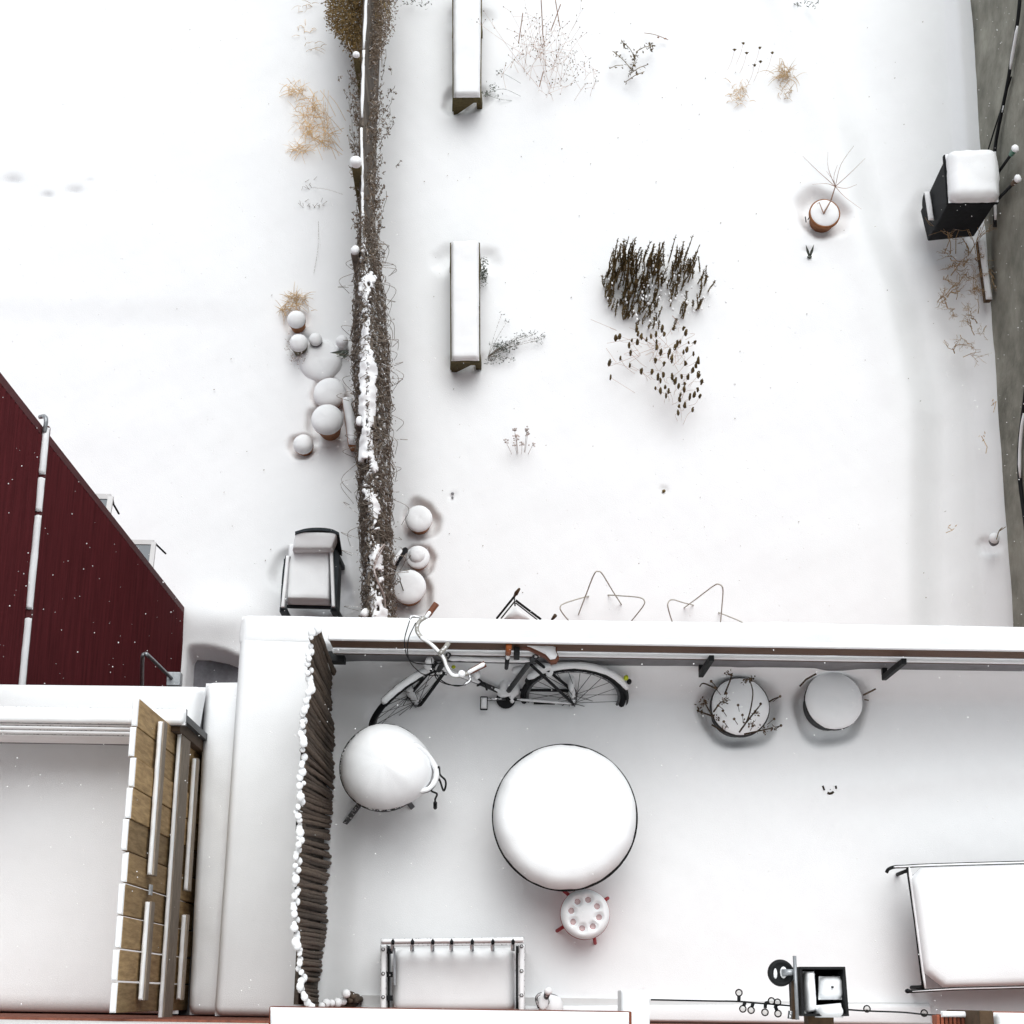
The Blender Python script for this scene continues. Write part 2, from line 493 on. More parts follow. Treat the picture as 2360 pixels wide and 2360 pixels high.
def ground_fn(X, Y):
    near = np.exp(-np.clip(np.hypot(X, Y - 7) - 9, 0, None) / 6)
    Z = wavy(X, Y, .020, 3, .9) * near + wavy(X, Y, .0045, 5, 4) * near + wavy(X, Y, .0012, 6, 17) * near
    for x, y, ri, ro, d in HOLLOWS:
        th = np.arctan2(Y - y, X - x)
        r = np.hypot(X - x, Y - y) * (1 + .10 * np.sin(2 * th + x * 7) + .07 * np.sin(3 * th + y * 5) + .03 * np.sin(7 * th + x * 3))
        Z -= d * (1 - sstep(ri, ro, r))
    for x, y, rr, d in DENTS:
        r = np.hypot((X - x), (Y - y) * 1.3); Z -= d * np.exp(-(r / rr) ** 2 * 1.4)
    # long drift beside the concrete wall, and the trodden strip between
    cx = np.interp(Y, [3, 4.5, 6.2, 7.5, 8.6, 9.6, 11, 13], [4.45, 4.5, 4.62, 4.42, 4.1, 3.95, 3.6, 3.0])
    vis = sstep(2.5, 4, Y) * (1 - sstep(11.5, 13, Y))
    Z -= .20 * sstep(-.22, .26, X - cx) * vis
    Z += .05 * np.exp(-((X - cx + .30) / .22) ** 2) * vis
    Z += .12 * sstep(WX - .30, WX - .14, X) * sstep(8.9, 9.3, Y) * vis
    Z += .10 * sstep(WX - .32, WX + .02, X) * (1 - sstep(8.9, 9.3, Y)) * vis
    # snow scoured thin along the fence
    fx = np.interp(Y, [2.0, 3.5, 5.2, 7.0, 8.5, 9.5, 12], [-1.10, -1.15, -1.26, -1.38, -1.455, -1.467, -1.47])
    Z -= .10 * np.exp(-((X - fx) / .30) ** 2) * vis
    # faint bed edge in the left yard
    Z += .022 * sstep(-.22, .16, Y - 7.2) * (1 - sstep(-3.2, -2.4, X)) * vis
    # sunk passage between the red wall and the extension
    k = sstep(RX + .05, RX + .12, X) * (1 - sstep(-2.25, -2.05, X))
    edge = 3.52 - .10 * (X - RX)
    edge = np.interp(X, [-3.3, -3.0, -2.8, -2.5, -2.2], [3.46, 3.46, 3.42, 3.30, 3.2])
    Z -= .55 * (1 - sstep(edge - .16, edge + .02, Y)) * k
    Z += .12 * np.exp(-(np.hypot((X + 2.85) / .35, (Y - 3.75) / .25)) ** 2)
    return Z


cell = .026
gx = np.concatenate([np.linspace(-400, -7, 24), np.arange(-6.6, 6.7, cell), np.linspace(7, 400, 24)])
gy = np.concatenate([np.linspace(-400, 2.0, 24), np.arange(2.4, 11.9, cell), np.linspace(12.4, 400, 24)])
ground = sheet('ground', gx, gy, G, ground_fn, SNOWG)
ground['label'] = 'snow covered yard'
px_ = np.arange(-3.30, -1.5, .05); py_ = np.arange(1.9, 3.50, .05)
passage = sheet('alley_shade', px_, py_, G - .33, lambda X, Y: wavy(X, Y, .02, 4, 3), SHADE_GREY)  # grey sheet over the sunk floor, the alley's shade put into its colour

# deck sheet
HOLLOWS_D = []
for px, py, ri, ro, d in [(1704, 1640, 66, 98, .09), (1912, 1630, 64, 96, .085), (1905, 1822, 4, 34, .012)]:
    p = P(px, py, 0); HOLLOWS_D.append((p.x, p.y, ri * S(py, 0), ro * S(py, 0), d))


def deck_fn(X, Y):
    Z = wavy(X, Y, .010, 8, 1.6) + wavy(X, Y, .0032, 9, 9)
    for x, y, ri, ro, d in HOLLOWS_D:
        th = np.arctan2(Y - y, X - x); r = np.hypot(X - x, Y - y) * (1 + .06 * np.sin(2 * th + x * 7) + .04 * np.sin(5 * th + y * 5)); Z -= d * (1 - sstep(ri, ro, r))
    Z -= .05 * (1 - sstep(0, .22, X + 1.02))
    Z += .26 * sstep(1.80, 2.03, Y) ** 1.7
    hx, hy = P(1321, 1607, 0).x, P(1321, 1607, 0).y
    Z -= .035 * np.exp(-((X - hx) / .5) ** 2 - ((Y - hy - .1) / .16) ** 2)
    sx, sy = P(1910, 1815, 0).x, P(1910, 1815, 0).y
    Z += .010 * np.exp(-((X - sx + .02) / .06) ** 2 - ((Y - sy) / .05) ** 2)
    c = P(1350, 1700, 0); e = P(2020, 1720, 0)
    Z += .018 * np.exp(-((Y - 1.30 - .12 * (X - 2.2)) / .10) ** 2) * sstep(1.6, 2.4, X)
    return Z


deck = sheet('deck', np.arange(-1.10, 5.0, .018), np.arange(-.13, 2.07, .018), 0, deck_fn, SNOW)

# ------------------------------------------------------------------ our house: brick wall, sills
WALLY = -0.13
hs = thing('brick_house', 'reddish brown brick house wall along the bottom edge of the deck', 'house', (0, WALLY - .15, G))
MB().box((-9, WALLY - .3, G - .3), (9, WALLY, 1.5)).build('brick_base', HOUSEB, hs)
MB().box((-9, WALLY - .3, 1.5), (9, WALLY - .012, 11.8)).build('wall', BOUNCE_WALL, hs)  # unseen upper wall, made pale and kept low to brighten the deck
# long window sill under the camera
a0, a1 = P(620, 2335, 4.5), P(1456, 2331, 4.5)
sl = MB().box((a0.x, WALLY + .002, 4.36), (a1.x, max(a0.y, a1.y), 4.5)).build('window_sill', BRICK, hs, bevel=.004)
snow_slab(MB(), (a0.x + .01, WALLY + .003, 4.501), (a1.x - .01, WALLY + .003, 4.501), (a1.x - .01, a1.y - .003, 4.501), (a0.x + .004, a1.y - .003, 4.501), .03, .02).build('snow_cap', SNOW, sl, True)
# sill at the right edge: small upright bricks, wooden post, snow
b0, b1 = P(2160, 2334, 3.6), P(2255, 2334, 3.6)
nb = 10
for i in range(nb):
    x = b0.x + (b1.x - b0.x) * i / nb; wdt = (b1.x - b0.x) / nb
    dy = random.uniform(-.004, .004)
    MB().box((x + .002, WALLY + .002, 3.5), (x + wdt - .002, P(2200, 2340, 3.6).y + dy, 3.58 + random.uniform(-.004, .004))).build('brick', BRICK, hs, bevel=.003)
snow_slab(MB(), (b0.x + .02, P(2200, 2337, 3.6).y - .012, 3.585), (b1.x, P(2200, 2337, 3.6).y - .012, 3.585), (b1.x, P(2200, 2333, 3.6).y + .004, 3.585), (b0.x + .02, P(2200, 2333, 3.6).y + .004, 3.585), .02, .008, skirt=.012).build('sill_snow', SNOW, hs, True)
c0 = P(2257, 2329, 3.8); c1 = P(2288, 2329, 3.8)
MB().box((c0.x, WALLY + .002, 3.3), (c1.x, c0.y, 3.8)).build('frame_post', BROWNF, hs, bevel=.004)
e0 = P(2292, 2331, 3.7); e1 = P(2480, 2331, 3.7)
so = MB().box((e0.x, WALLY + .002, 3.55), (e1.x, e0.y, 3.68)).build('window_sill', BRICK, hs, bevel=.004)
snow_slab(MB(), (e0.x, WALLY + .004, 3.681), (e1.x, WALLY + .004, 3.681), (e1.x, e0.y - .004, 3.681), (e0.x, e0.y - .004, 3.681), .04, .02).build('snow_cap', SNOW, so, True)
# low ledge where the deck meets the wall
l0, l1 = P(826, 2311, .25), P(2165, 2304, .25)
lo = MB().box((l0.x, WALLY + .002, FLOOR), (l1.x, l1.y - .02, .03)).build('wall_ledge', WHITEF, hs, bevel=.005)
snow_slab(MB(), (l0.x, WALLY + .004, .031), (l1.x, WALLY + .004, .031), (l1.x, l1.y - .022, .031), (l0.x, l0.y - .022, .031), .05, .02).build('snow_cap', SNOW, lo, True)

# ------------------------------------------------------------------ the extension under the deck with its parapet
PZ = .30
ex = thing('flat_roofed_extension', 'two storey extension carrying the deck with snow capped parapet', 'building', (1.0, 1.0, G))
xL0 = P(568, 1410, PZ).x - .03; yF = P(1500, 1426, PZ).y
MB().box((-1.58, WALLY + .003, G - .3), (5.2, 2.26, FLOOR - .02)).build('wall', BRICK, ex)
MB().box((-1.60, WALLY + .003, FLOOR - .02), (5.2, 2.06, FLOOR)).build('deck_boards', DECKW, ex)
pf = MB().box((-1.55, 2.085, FLOOR - .02), (5.2, yF - .02, PZ - .10)).build('parapet', GREYS, ex)
snow_slab(MB(), (-1.60, 2.075, PZ - .10), (5.2, 2.075, PZ - .10), (5.2, yF + .005, PZ - .10), (-1.60, yF - .005, PZ - .10), .10, .05, .05, .016, 3, skirt=.05, bulge=.010).build('snow_cap', SNOW, pf, True)
pl = MB().box((-1.55, WALLY + .004, FLOOR - .02), (-1.12, 2.083, PZ - .10)).build('parapet', GREYS, ex)
snow_slab(MB(), (-1.625, WALLY + .005, PZ - .103), (-1.10, WALLY + .005, PZ - .103), (-1.10, yF - .006, PZ - .103), (-1.603, yF - .006, PZ - .103), .10, .055, .06, .012, 3, skirt=.26).build('snow_cap', SNOW, pl, True)

# railing of our deck
RYY = 2.0
rl = thing('deck_railing', 'dark brown timber railing with snow lined rails along the far side of the deck', 'railing', (1.0, RYY, FLOOR))
xr0, xr1 = -.98, 5.0


def rail_snow(parent, y, z, wd, h=.022):
    mb = MB()
    snow_slab(mb, (xr0, y - wd / 2, z), (xr1, y - wd / 2, z), (xr1, y + wd / 2, z), (xr0, y + wd / 2, z), h, .009, .03, .004, 14, bulge=.003)
    return mb.build('snow', SNOW, parent, True)


tr = MB().box((xr0, RYY - .006, .905), (xr1, RYY + .03, .93)).build('top_rail', RAILW, rl, bevel=.003)
rail_snow(tr, RYY + .011, .931, .036, .02)
MB().box((xr0, RYY + .001, .69), (xr1, RYY + .022, .90)).build('board', RAILW, rl, bevel=.003)
mr_ = MB().box((xr0, RYY - .026, .62), (xr1, RYY + .006, .65)).build('mid_rail', RAILW, rl, bevel=.003)
rail_snow(mr_, RYY - .011, .651, .030, .02)
MB().box((xr0, RYY + .008, -.05), (xr1, RYY + .024, .60)).build('board', GREYS, rl, bevel=.003)
for pxp in (1638, 2079):
    p = P(pxp, 1499, .76)
    f_ = MB().beam((p.x, RYY - .048, .26), (p.x, RYY - .048, .80), .030, .035, (0, 1, 0)).build('post', DKMET, rl, bevel=.003)
    MB().box((p.x - .015, RYY - .03, .26), (p.x + .015, RYY + .007, .30)).build('bracket', DKMET, f_)
p = P(776, 1512, .4)
MB().box((p.x - .05, RYY - .03, .3), (p.x + .05, RYY + .03, .42)).build('bracket', DKMET, rl, bevel=.004)

# ------------------------------------------------------------------ bamboo screen
bs = thing('bamboo_screen', 'leaning brown bamboo cane screen with snow knobs on every cane', 'screen', (-1.0, 1.0, FLOOR))
TOPS = [(737, 1445), (724, 1456), (717, 1485), (713, 1520), (713, 1545), (714, 1572), (711, 1600), (704, 1625), (699, 1655), (699, 1690), (696, 1740), (697, 1772), (693, 1835),
        (686, 1870), (685, 1905), (690, 1930), (688, 1965), (683, 2015), (682, 2060), (680, 2095), (681, 2140), (680, 2168), (692, 2195), (690, 2235), (696, 2262), (695, 2288), (706, 2312), (722, 2322)]
BOTS = [(778, 1552), (764, 1570), (757, 1590), (757, 1610), (758, 1625), (762, 1660), (764, 1690), (765, 1712), (765, 1735), (764, 1775), (763, 1800), (762, 1820), (761, 1862),
        (757, 1890), (754, 1915), (754, 1945), (756, 1985), (748, 2034), (747, 2072), (748, 2112), (747, 2150), (741, 2176), (738, 2200), (736, 2240), (730, 2262), (730, 2294), (733, 2316), (748, 2326)]
tops = [P(x, y, 1.48) for x, y in TOPS]; bots = [P(x, y, 0) for x, y in BOTS]
arc = [0]
for i in range(1, len(tops)): arc.append(arc[-1] + (tops[i] - tops[i - 1]).length * .5 + (bots[i] - bots[i - 1]).length * .5)
NC = 88
for k in range(NC):
    s = arc[-1] * (k + random.uniform(-.25, .25)) / (NC - 1); s = min(max(s, 0), arc[-1])
    i = min(max(j for j in range(len(arc)) if arc[j] <= s), len(arc) - 2)
    t = (s - arc[i]) / max(1e-6, arc[i + 1] - arc[i])
    a = tops[i].lerp(tops[i + 1], t); b = bots[i].lerp(bots[i + 1], t)
    a = a + Vector((random.uniform(-.010, .010), 0, random.uniform(-.06, .04)))
    b = b + Vector((random.uniform(-.008, .008), 0, 0)); b = a + (b - a) * ((a.z - FLOOR) / (a.z - b.z))
    r = random.uniform(.0115, .0155)
    pts = []; rs = []
    bow = Vector((random.uniform(-.012, .012), random.uniform(-.012, .012), 0))
    for j in range(13):
        u = j / 12; pts.append(a.lerp(b, u) + bow * math.sin(u * 3.14)); rs.append(r * (1.12 if j % 3 == 0 else .95))
    c = MB().tube(pts, rs, 8).build('bamboo_cane', CANE, bs, True)
    cr = r * random.uniform(1.05, 1.7)
    MB().blob(a + Vector((random.uniform(-.004, .004), 0, cr * .5)), cr, cr * random.uniform(.95, 1.25), cr * .9, 10, 6, .15, 60).build('snow_knob', SNOW, c, True)
# two wires and a backing lath behind the canes
MB().tube([t + Vector((-.03, 0, -.25)) for t in tops], .006, 5).build('binding_wire', DKMET, bs)
MB().box((-1.075, -.05, FLOOR), (-1.05, 1.9, 1.0)).build('backing_board', FENCE, bs)
# shorter cane ends curling along the house wall
for (x, y, z, sn) in [(742, 2318, .9, .02), (755, 2322, .6, .0), (752, 2312, .8, .026), (765, 2312, .7, .022), (778, 2311, .6, .028), (790, 2308, .55, .024), (798, 2290, .6, .026), (806, 2305, .5, 0), (812, 2296, .5, 0), (817, 2306, .45, 0), (800, 2315, .45, 0), (770, 2322, .5, 0), (785, 2322, .5, 0)]:
    a = P(x, y, z)
    c = MB().tube([a, a + Vector((random.uniform(-.02, .03), random.uniform(-.02, .02), -z + FLOOR))], [.017, .02], 8).build('bamboo_cane', CANE, bs, True)
    if sn: MB().blob(a + Vector((0, 0, sn * .5)), sn, sn, sn * .85, 10, 6, .1, 50).build('snow_knob', SNOW, c, True)

# ------------------------------------------------------------------ neighbouring extension, deck, railing and plank fence
nb_ = thing('neighbouring_extension', 'lower left neighbouring building with snow covered roof deck and parapet', 'building', (-3.0, .8, G))
NZ = .25
n0 = P(0, 1578, NZ + .05); n1 = P(467, 1577, NZ + .05)
MB().box((-7.5, WALLY + .003, G - .3), (-3.25, 1.80, FLOOR - .02)).build('wall', REDT, nb_)
MB().box((-3.25, WALLY + .003, -.62), (-1.66, 1.80, FLOOR - .02)).build('roof_slab', GREYS, nb_)
dn = MB(); snow_slab(dn, (-7.4, WALLY + .01, -.14), (-1.90, WALLY + .01, -.14), (-1.90, 1.60, -.14), (-7.4, 1.60, -.14), .09, .10, .07, .012, 2.2); dn.build('roof_snow', SNOW, nb_, True)
pn = MB().box((-7.5, 1.50, FLOOR - .02), (-1.84, 1.79, NZ - .06)).build('parapet', GREYS, nb_)
snow_slab(MB(), (-7.5, 1.48, NZ - .06), (P(455, 1640, .2).x, 1.48, NZ - .06), (n1.x, n1.y, NZ - .06), (-7.5, n0.y, NZ - .06), .10, .05, .06, .008, 3, skirt=.05).build('snow_cap', SNOW, pn, True)
# party wall strip between the two decks
st0, st1 = P(470, 1570, .05), P(555, 1562, .05); st2, st3 = P(437, 2345, .05), P(552, 2345, .05)
ps = MB().hexa([(st2.x, WALLY + .005, -.62), (-1.59, WALLY + .005, -.62), (-1.59, st0.y - .01, -.62), (st0.x, st0.y - .01, -.62)],
               [(st2.x, WALLY + .005, -.06), (-1.59, WALLY + .005, -.06), (-1.59, st0.y - .01, -.06), (st0.x, st0.y - .01, -.06)]).build('party_wall', BROWNF, nb_)
snow_slab(MB(), (st2.x - .02, WALLY + .006, -.06), (-1.45, WALLY + .006, .05), (-1.45, st0.y, .03), (st0.x, st0.y, -.03), .12, .06, .05, .022, 2.6, skirt=.08).build('snow_cap', SNOW, ps, True)

nr = thing('steel_railing', 'grey steel railing of thin horizontal bars on the neighbouring deck at lower left', 'railing', (-2.6, 1.42, FLOOR))
ra, rb_ = P(-60, 1650, .95), P(427, 1648, .95)
ra.x = -3.9
yR = rb_.y - .01
t_ = MB().box((ra.x, yR - .045, .885), (rb_.x, yR + .05, .92)).build('top_rail', FROSTM, nr, bevel=.003)
snow_slab(MB(), (ra.x, yR - .043, .921), (rb_.x - .003, yR - .043, .921), (rb_.x - .003, yR + .047, .921), (ra.x, yR + .047, .921), .03, .03, .05, .006, 8).build('snow', SNOW, t_, True)
for z in (.72, .55, .37, .20):
    x1 = -1.935 - .5
    b_ = MB().box((ra.x, yR - .03, z - .02), (x1 + .5, yR + .012, z)).build('bar', DKMETD, nr)
    snow_slab(MB(), (ra.x, yR - .028, z + .001), (x1 + .5, yR - .028, z + .001), (x1 + .5, yR + .01, z + .001), (ra.x, yR + .01, z + .001), .018, .018, .04, .005, 14).build('snow', SNOW, b_, True)
for x in (rb_.x - .03, -3.1):
    MB().box((x - .02, yR - .012, FLOOR), (x + .02, yR + .028, .884)).build('post', DKMETD, nr)

pf_ = thing('plank_fence', 'tan vertical plank fence with horizontal battens dividing the two decks', 'fence', (-1.87, .7, FLOOR))
XP = -1.87
g_top = [1608, 1674, 1744, 1814, 1887, 1961, 2034, 2110, 2187, 2262, 2337]
yy = [P(290, g, 1.8).y for g in g_top]
for i in range(10):
    gp = .003 if i < 5 else .005
    y1, y0 = yy[i] - gp, yy[i + 1] + gp
    dx = random.uniform(-.006, .006); dz = random.uniform(-.02, .02)
    c = MB().box((XP - .035 + dx, y0, FLOOR), (XP + dx, y1, 1.79 + dz)).build('plank', PLANK, pf_, bevel=.003)
    snow_slab(MB(), (XP - .034 + dx, y0, 1.79 + dz), (XP - .002 + dx, y0, 1.79 + dz), (XP - .002 + dx, y1, 1.79 + dz), (XP - .034 + dx, y1, 1.79 + dz), .02, .012, .05, .006, 12).build('snow', SNOW, c, True)


def batten(z, ya, yb, wd, hh, nm, m):
    x0 = XP + .012
    b = MB().box((x0, min(ya, yb), z - hh), (x0 + wd, max(ya, yb), z)).build(nm, m, pf_, bevel=.003)
    n = max(2, int(abs(ya - yb) / .35))
    snow_slab(MB(), (x0, min(ya, yb) + .004, z + .001), (x0 + wd * .72, min(ya, yb) + .004, z + .001), (x0 + wd * .72, max(ya, yb) - .004, z + .001), (x0, max(ya, yb) - .004, z + .001), .016, wd * .34, .03, .010, 14, bulge=.002).build('snow', SNOW, b, True)


yb_ = lambda y, z: P(340, y, z).y
batten(1.33, yb_(1661, 1.33), yb_(2017, 1.33), .034, .10, 'batten', PLANKD)
batten(1.33, yb_(2077, 1.33), yb_(2306, 1.33), .034, .10, 'batten', PLANKD)
batten(.74, yb_(1664, .74), yb_(2352, .74), .032, .27, 'beam', PLANKD)
batten(.20, yb_(1745, .2), yb_(2052, .2), .034, .07, 'batten', PLANKD)
batten(.20, yb_(2106, .2), yb_(2304, .2), .034, .07, 'batten', PLANKD)
h0 = P(324, 2052, 1.3)
MB().box((XP + .012, h0.y - .02, 1.2), (XP + .022, h0.y + .035, 1.26)).build('hinge', STEEL, pf_)
MB().box((XP - .03, yb_(1672, .95) - .02, FLOOR), (XP + .05, yb_(1672, .95) + .05, .88)).build('post', BROWNF, pf_, bevel=.003)

# ------------------------------------------------------------------ red house
rd = thing('red_house', 'tall dark red clapboard house wall at the left edge', 'house', (RX - 1.5, 2.2, G))
mb = MB(); nbd = 78; zt = 1.2
V = []; F = []
bh = (zt - (G - .3)) / nbd
for i in range(nbd):
    z0 = G - .3 + i * bh; z1 = z0 + bh
    for (xx, zz) in ((RX + .010, z0), (RX - .004, z1)):
        V.append((xx, WALLY + .01, zz)); V.append((xx, RY - .07, zz))
for i in range(nbd * 2 - 1):
    a = i * 2; F.append((a, a + 1, a + 3, a + 2))
mb.add(V, F)
# near part stays under the neighbouring deck
far = MB()
for i in range(nbd):
    z0 = G - .3 + i * bh; z1 = z0 + bh
    y0 = 1.80 if z1 > -.65 else WALLY + .02
    far.hexa([(RX - .06, y0, z0), (RX + .018, y0, z0), (RX + .018, RY - .07, z0), (RX - .06, RY - .07, z0)],
             [(RX - .06, y0, z1), (RX - .004, y0, z1), (RX - .004, RY - .07, z1), (RX - .06, RY - .07, z1)])
far.build('clapboards', RED, rd)
rd.children[0]['kind'] = 'stuff'
MB().box((RX - 4.5, 1.81, G - .3), (RX - .062, RY - .02, zt)).build('wall', RED, rd)
MB().box((RX - .07, RY - .068, G - .3), (RX + .012, RY, zt)).build('corner_board', REDT, rd, bevel=.003)
zl = G + 5.8
ml = MB().box((RX + .012, 1.82, zl - .05), (RX + .05, RY + .01, zl)).build('ledge', REDT, rd)
for (ya, yb2) in [(985, 1092), (1102, 1178), (1188, 1405), (1425, 1600)]:
    a = P(70, ya, zl).y; b = P(60, yb2, zl).y
    snow_slab(MB(), (RX + .010, b, zl), (RX + .058, b, zl), (RX + .058, a, zl), (RX + .010, a, zl), .04, .02, .06, .012, 7, bulge=.004).build('snow', SNOW, ml, True)
cr_ = [(RX + .03, RY - .05, zl + .03), (RX + .04, RY + .03, zl + .05), (RX + .02, RY + .07, zl + .03), (RX - .03, RY + .09, zl - .04)]
MB().tube(curve(cr_, 5), .016, 8).build('pipe_end', STEEL, rd, True)
# two sashes tilted far out on the far face, with their stays
for (zc, yo, rod) in [(G + 1.5, 4.16, [(356, 1251, 1.5), (382, 1276, 1.25)]), (G + 3.38, 4.06, [(259, 1148, 3.35), (262, 1163, 3.3), (274, 1184, 3.1)])]:
    x0 = RX - .75; y0 = RY + .004; x1 = RX - .045
    fr = MB()
    for (p, q) in [((x0, y0 + .02, zc + .05), (x1, y0 + .02, zc + .05)), ((x0, yo, zc), (x1, yo, zc)), ((x0, y0 + .02, zc + .05), (x0, yo, zc)), ((x1, y0 + .02, zc + .05), (x1, yo, zc))]:
        fr.beam(p, q, .045, .03)
    wo_ = fr.build('window', WHITEF, rd)
    MB().hexa([(x0, y0 + .03, zc + .035), (x1, y0 + .03, zc + .035), (x1, yo, zc - .008), (x0, yo, zc - .008)], [(x0, y0 + .03, zc + .044), (x1, y0 + .03, zc + .044), (x1, yo, zc + .001), (x0, yo, zc + .001)]).build('pane', PANE, wo_)
    MB().tube([P(x, y, G + z) for x, y, z in rod], .009, 6).build('stay', DKMET, wo_)

# bent pipe by the foot of the red wall
pts = [P(327, 1590, -1.6), P(328, 1520, -.95), P(334, 1508, -.88), P(345, 1514, -.9), P(398, 1566, -1.35)]
gl = thing('bent_pipe_lamp', 'bent grey pipe lamp arm rising behind the lower left parapet', 'lamp', pts[0])
MB().tube(curve(pts, 6), .014, 8).build('arm', STEEL, gl, True)
MB().box((pts[-1].x - .04, pts[-1].y - .05, pts[-1].z - .06), (pts[-1].x + .06, pts[-1].y + .05, pts[-1].z + .03)).build('junction_box', STEEL, gl, bevel=.006)
MB().beam(pts[-1] - Vector((0, 0, .02)), (pts[-1].x, 1.79, pts[-1].z - .02), .04, .03).build('bracket', STEEL, gl)
MB().beam(pts[0], (pts[0].x, 1.79, pts[0].z), .03, .03).build('bracket', STEEL, gl)

# ------------------------------------------------------------------ concrete wall on the right
cw = thing('concrete_wall', 'mottled grey green concrete wall at the right edge of the yard', 'wall', (WX + .2, 7, G))
NYW, NZW = 90, 26
V = []; F = []
ys = np.linspace(1.9, 13, NYW); zs = np.linspace(G - .4, G + 2.0, NZW)
for y in ys:
    for z in zs: V.append((WX + .012 * nz3((0, y, z), 1.3) + .006 * nz3((4, y, z), 6), y, z))
for i in range(NYW - 1):
    for j in range(NZW - 1):
        a = i * NZW + j; F.append((a, a + NZW, a + NZW + 1, a + 1))
MB().add(V, F).build('wall_face', CONC, cw, True)
MB().box((WX + .02, 1.9, G - .4), (WX + .35, 13, G + 2.0)).build('wall', CONC, cw)
pp = curve([(WX - .06, 12.4, G + 2.0), (WX - .06, 10.4, G + 1.86), (WX - .05, 9.6, G + 1.25), (WX - .05, 9.0, G + .55), (WX - .04, 8.2, G + .35)], 12)
cd_ = MB().tube(pp, .02, 8).build('conduit', DKMET, cw, True)
mbs = MB()
for a, b in ((2, 9), (18, 25), (29, 31), (36, 48)): snow_on(MB(), pp[a:b], .024, 6, .8, .8).build('snow', SNOW, cd_, True)
MB().tube([(WX - .02, 9.55, G + 1.2), (WX - .05, 9.25, G + .6), (WX - .1, 8.95, G + .2)], .008, 6).build('cable', DKMET, cw)
# second conduit low near the parapet
pp = [(WX - .03, 6.1, G + .95), (WX - .03, 5.4, G + .55), (WX - .02, 4.4, G + .62), (WX - .02, 3.0, G + .5)]
cd2 = MB().tube(curve(pp, 6), .022, 8).build('conduit', DKMET, cw, True)
for a, b in ((2, 8), (10, 15)): snow_on(MB(), curve(pp, 6)[a:b], .022).build('snow', SNOW, cd2, True)

tm = thing('kerb_timber', 'snow topped dark timber lying at the foot of the concrete wall below the bin', 'timber', (WX - .1, 7.7, G))
MB().beam((WX - .13, 8.15, G + .06), (WX - .08, 7.45, G + .04), .07, .10).build('timber', BROWNF, tm, bevel=.004)
snow_slab(MB(), (WX - .115, 7.45, G + .095), (WX - .045, 7.45, G + .095), (WX - .095, 8.15, G + .115), (WX - .165, 8.15, G + .115), .03, .03, .05, .01, 8).build('snow_cap', SNOW, tm, True)

# ------------------------------------------------------------------ black bin
bz = G + 1.02
bn = thing('garbage_bin', 'black wheeled garbage bin with a thick snow cap beside the concrete wall', 'bin', (4.95, 8.4, G))
TFL, TFR, TBL, TBR = P(2186, 466, bz), P(2297, 464, bz), P(2179, 362, bz), P(2288, 358, bz)
BFL, BFR = P(2138, 556, G - .05), P(2245, 545, G - .05)
BBL, BBR = P(2121, 486, G - .05), P(2225, 480, G - .05)
MB().hexa([BFL, BFR, BBR, BBL], [TFL, TFR, TBR, TBL]).build('body', BLACKP, bn, bevel=.012)
lid = MB().hexa([v + Vector((dx, dy, -.035)) for v, dx, dy in ((TFL, -.025, -.025), (TFR, .02, -.025), (TBR, .02, .02), (TBL, -.025, .02))],
                [v + Vector((dx, dy, .02)) for v, dx, dy in ((TFL, -.025, -.025), (TFR, .02, -.025), (TBR, .02, .02), (TBL, -.025, .02))]).build('lid', BLACKP, bn, bevel=.01)
snow_slab(MB(), TFL + Vector((-.005, -.02, .021)), TFR + Vector((.015, -.02, .021)), TBR + Vector((.015, .02, .021)), TBL + Vector((-.005, .02, .021)), .15, .09, .03, .012, 5, bulge=.012).build('snow_cap', SNOW, lid, True)
MB().beam(BFL.lerp(TFL, .42).lerp(BBL.lerp(TBL, .42), .15) + Vector((-.05, 0, 0)), BFL.lerp(TFL, .42).lerp(BBL.lerp(TBL, .42), .9) + Vector((-.05, 0, 0)), .06, .025).build('side_handle', BLACKP, bn, bevel=.004)
hA = BFL.lerp(TFL, .42).lerp(BBL.lerp(TBL, .42), .12) + Vector((-.05, 0, .014)); hB = BFL.lerp(TFL, .42).lerp(BBL.lerp(TBL, .42), .9) + Vector((-.05, 0, .014))
snow_slab(MB(), hA + Vector((-.03, 0, 0)), hA + Vector((.03, 0, 0)), hB + Vector((.03, 0, 0)), hB + Vector((-.03, 0, 0)), .03, .02, .03, .01, 14).build('snow', SNOW, bn, True)
for s_ in (0, 1):
    c = BBL.lerp(BBR, .1 + .8 * s_) + Vector((0, .06, .1))
    MB().tube([c + Vector((-.03, 0, 0)), c + Vector((.03, 0, 0))], .09, 16).build('wheel', BLACKP, bn)

# two long handled tools leaning behind the bin
for (a, b, hm, lab, big) in [((2338, 345, G + 1.62), (2285, 420, G + .6), GREENP, 'green gripped garden tool handle leaning on the wall behind the bin', 0),
                             ((2344, 414, G + 1.60), (2270, 490, G + .5), BROWNF, 'snow tipped brown tool handle leaning on the wall right of the bin', 1)]:
    A = P(*a); B = P(*b); A.x = min(A.x, WX - .03); B.x = min(B.x, WX - .06)
    d = (A - B).normalized()
    B2 = B + (B - A) * .45; B2.z = max(B2.z, G - .05)
    tl = thing('garden_tool', lab, 'garden tool', B2)
    MB().tube([B2, B, A], .016, 8).build('shaft', DKMET, tl, True)
    MB().tube([A - d * .14, A - d * .02, A + d * .02], [.026, .03, .02], 10).build('grip', hm, tl, True)
    MB().blob(A + Vector((0, 0, .025)), .04, .045, .035, 10, 6, .2, 30).build('snow_knob', SNOW, tl, True)
    MB().blob(A - d * .10 + Vector((0, 0, .025)), .024, .035, .02, 8, 5, .2, 30).build('snow_knob', SNOW, tl, True)


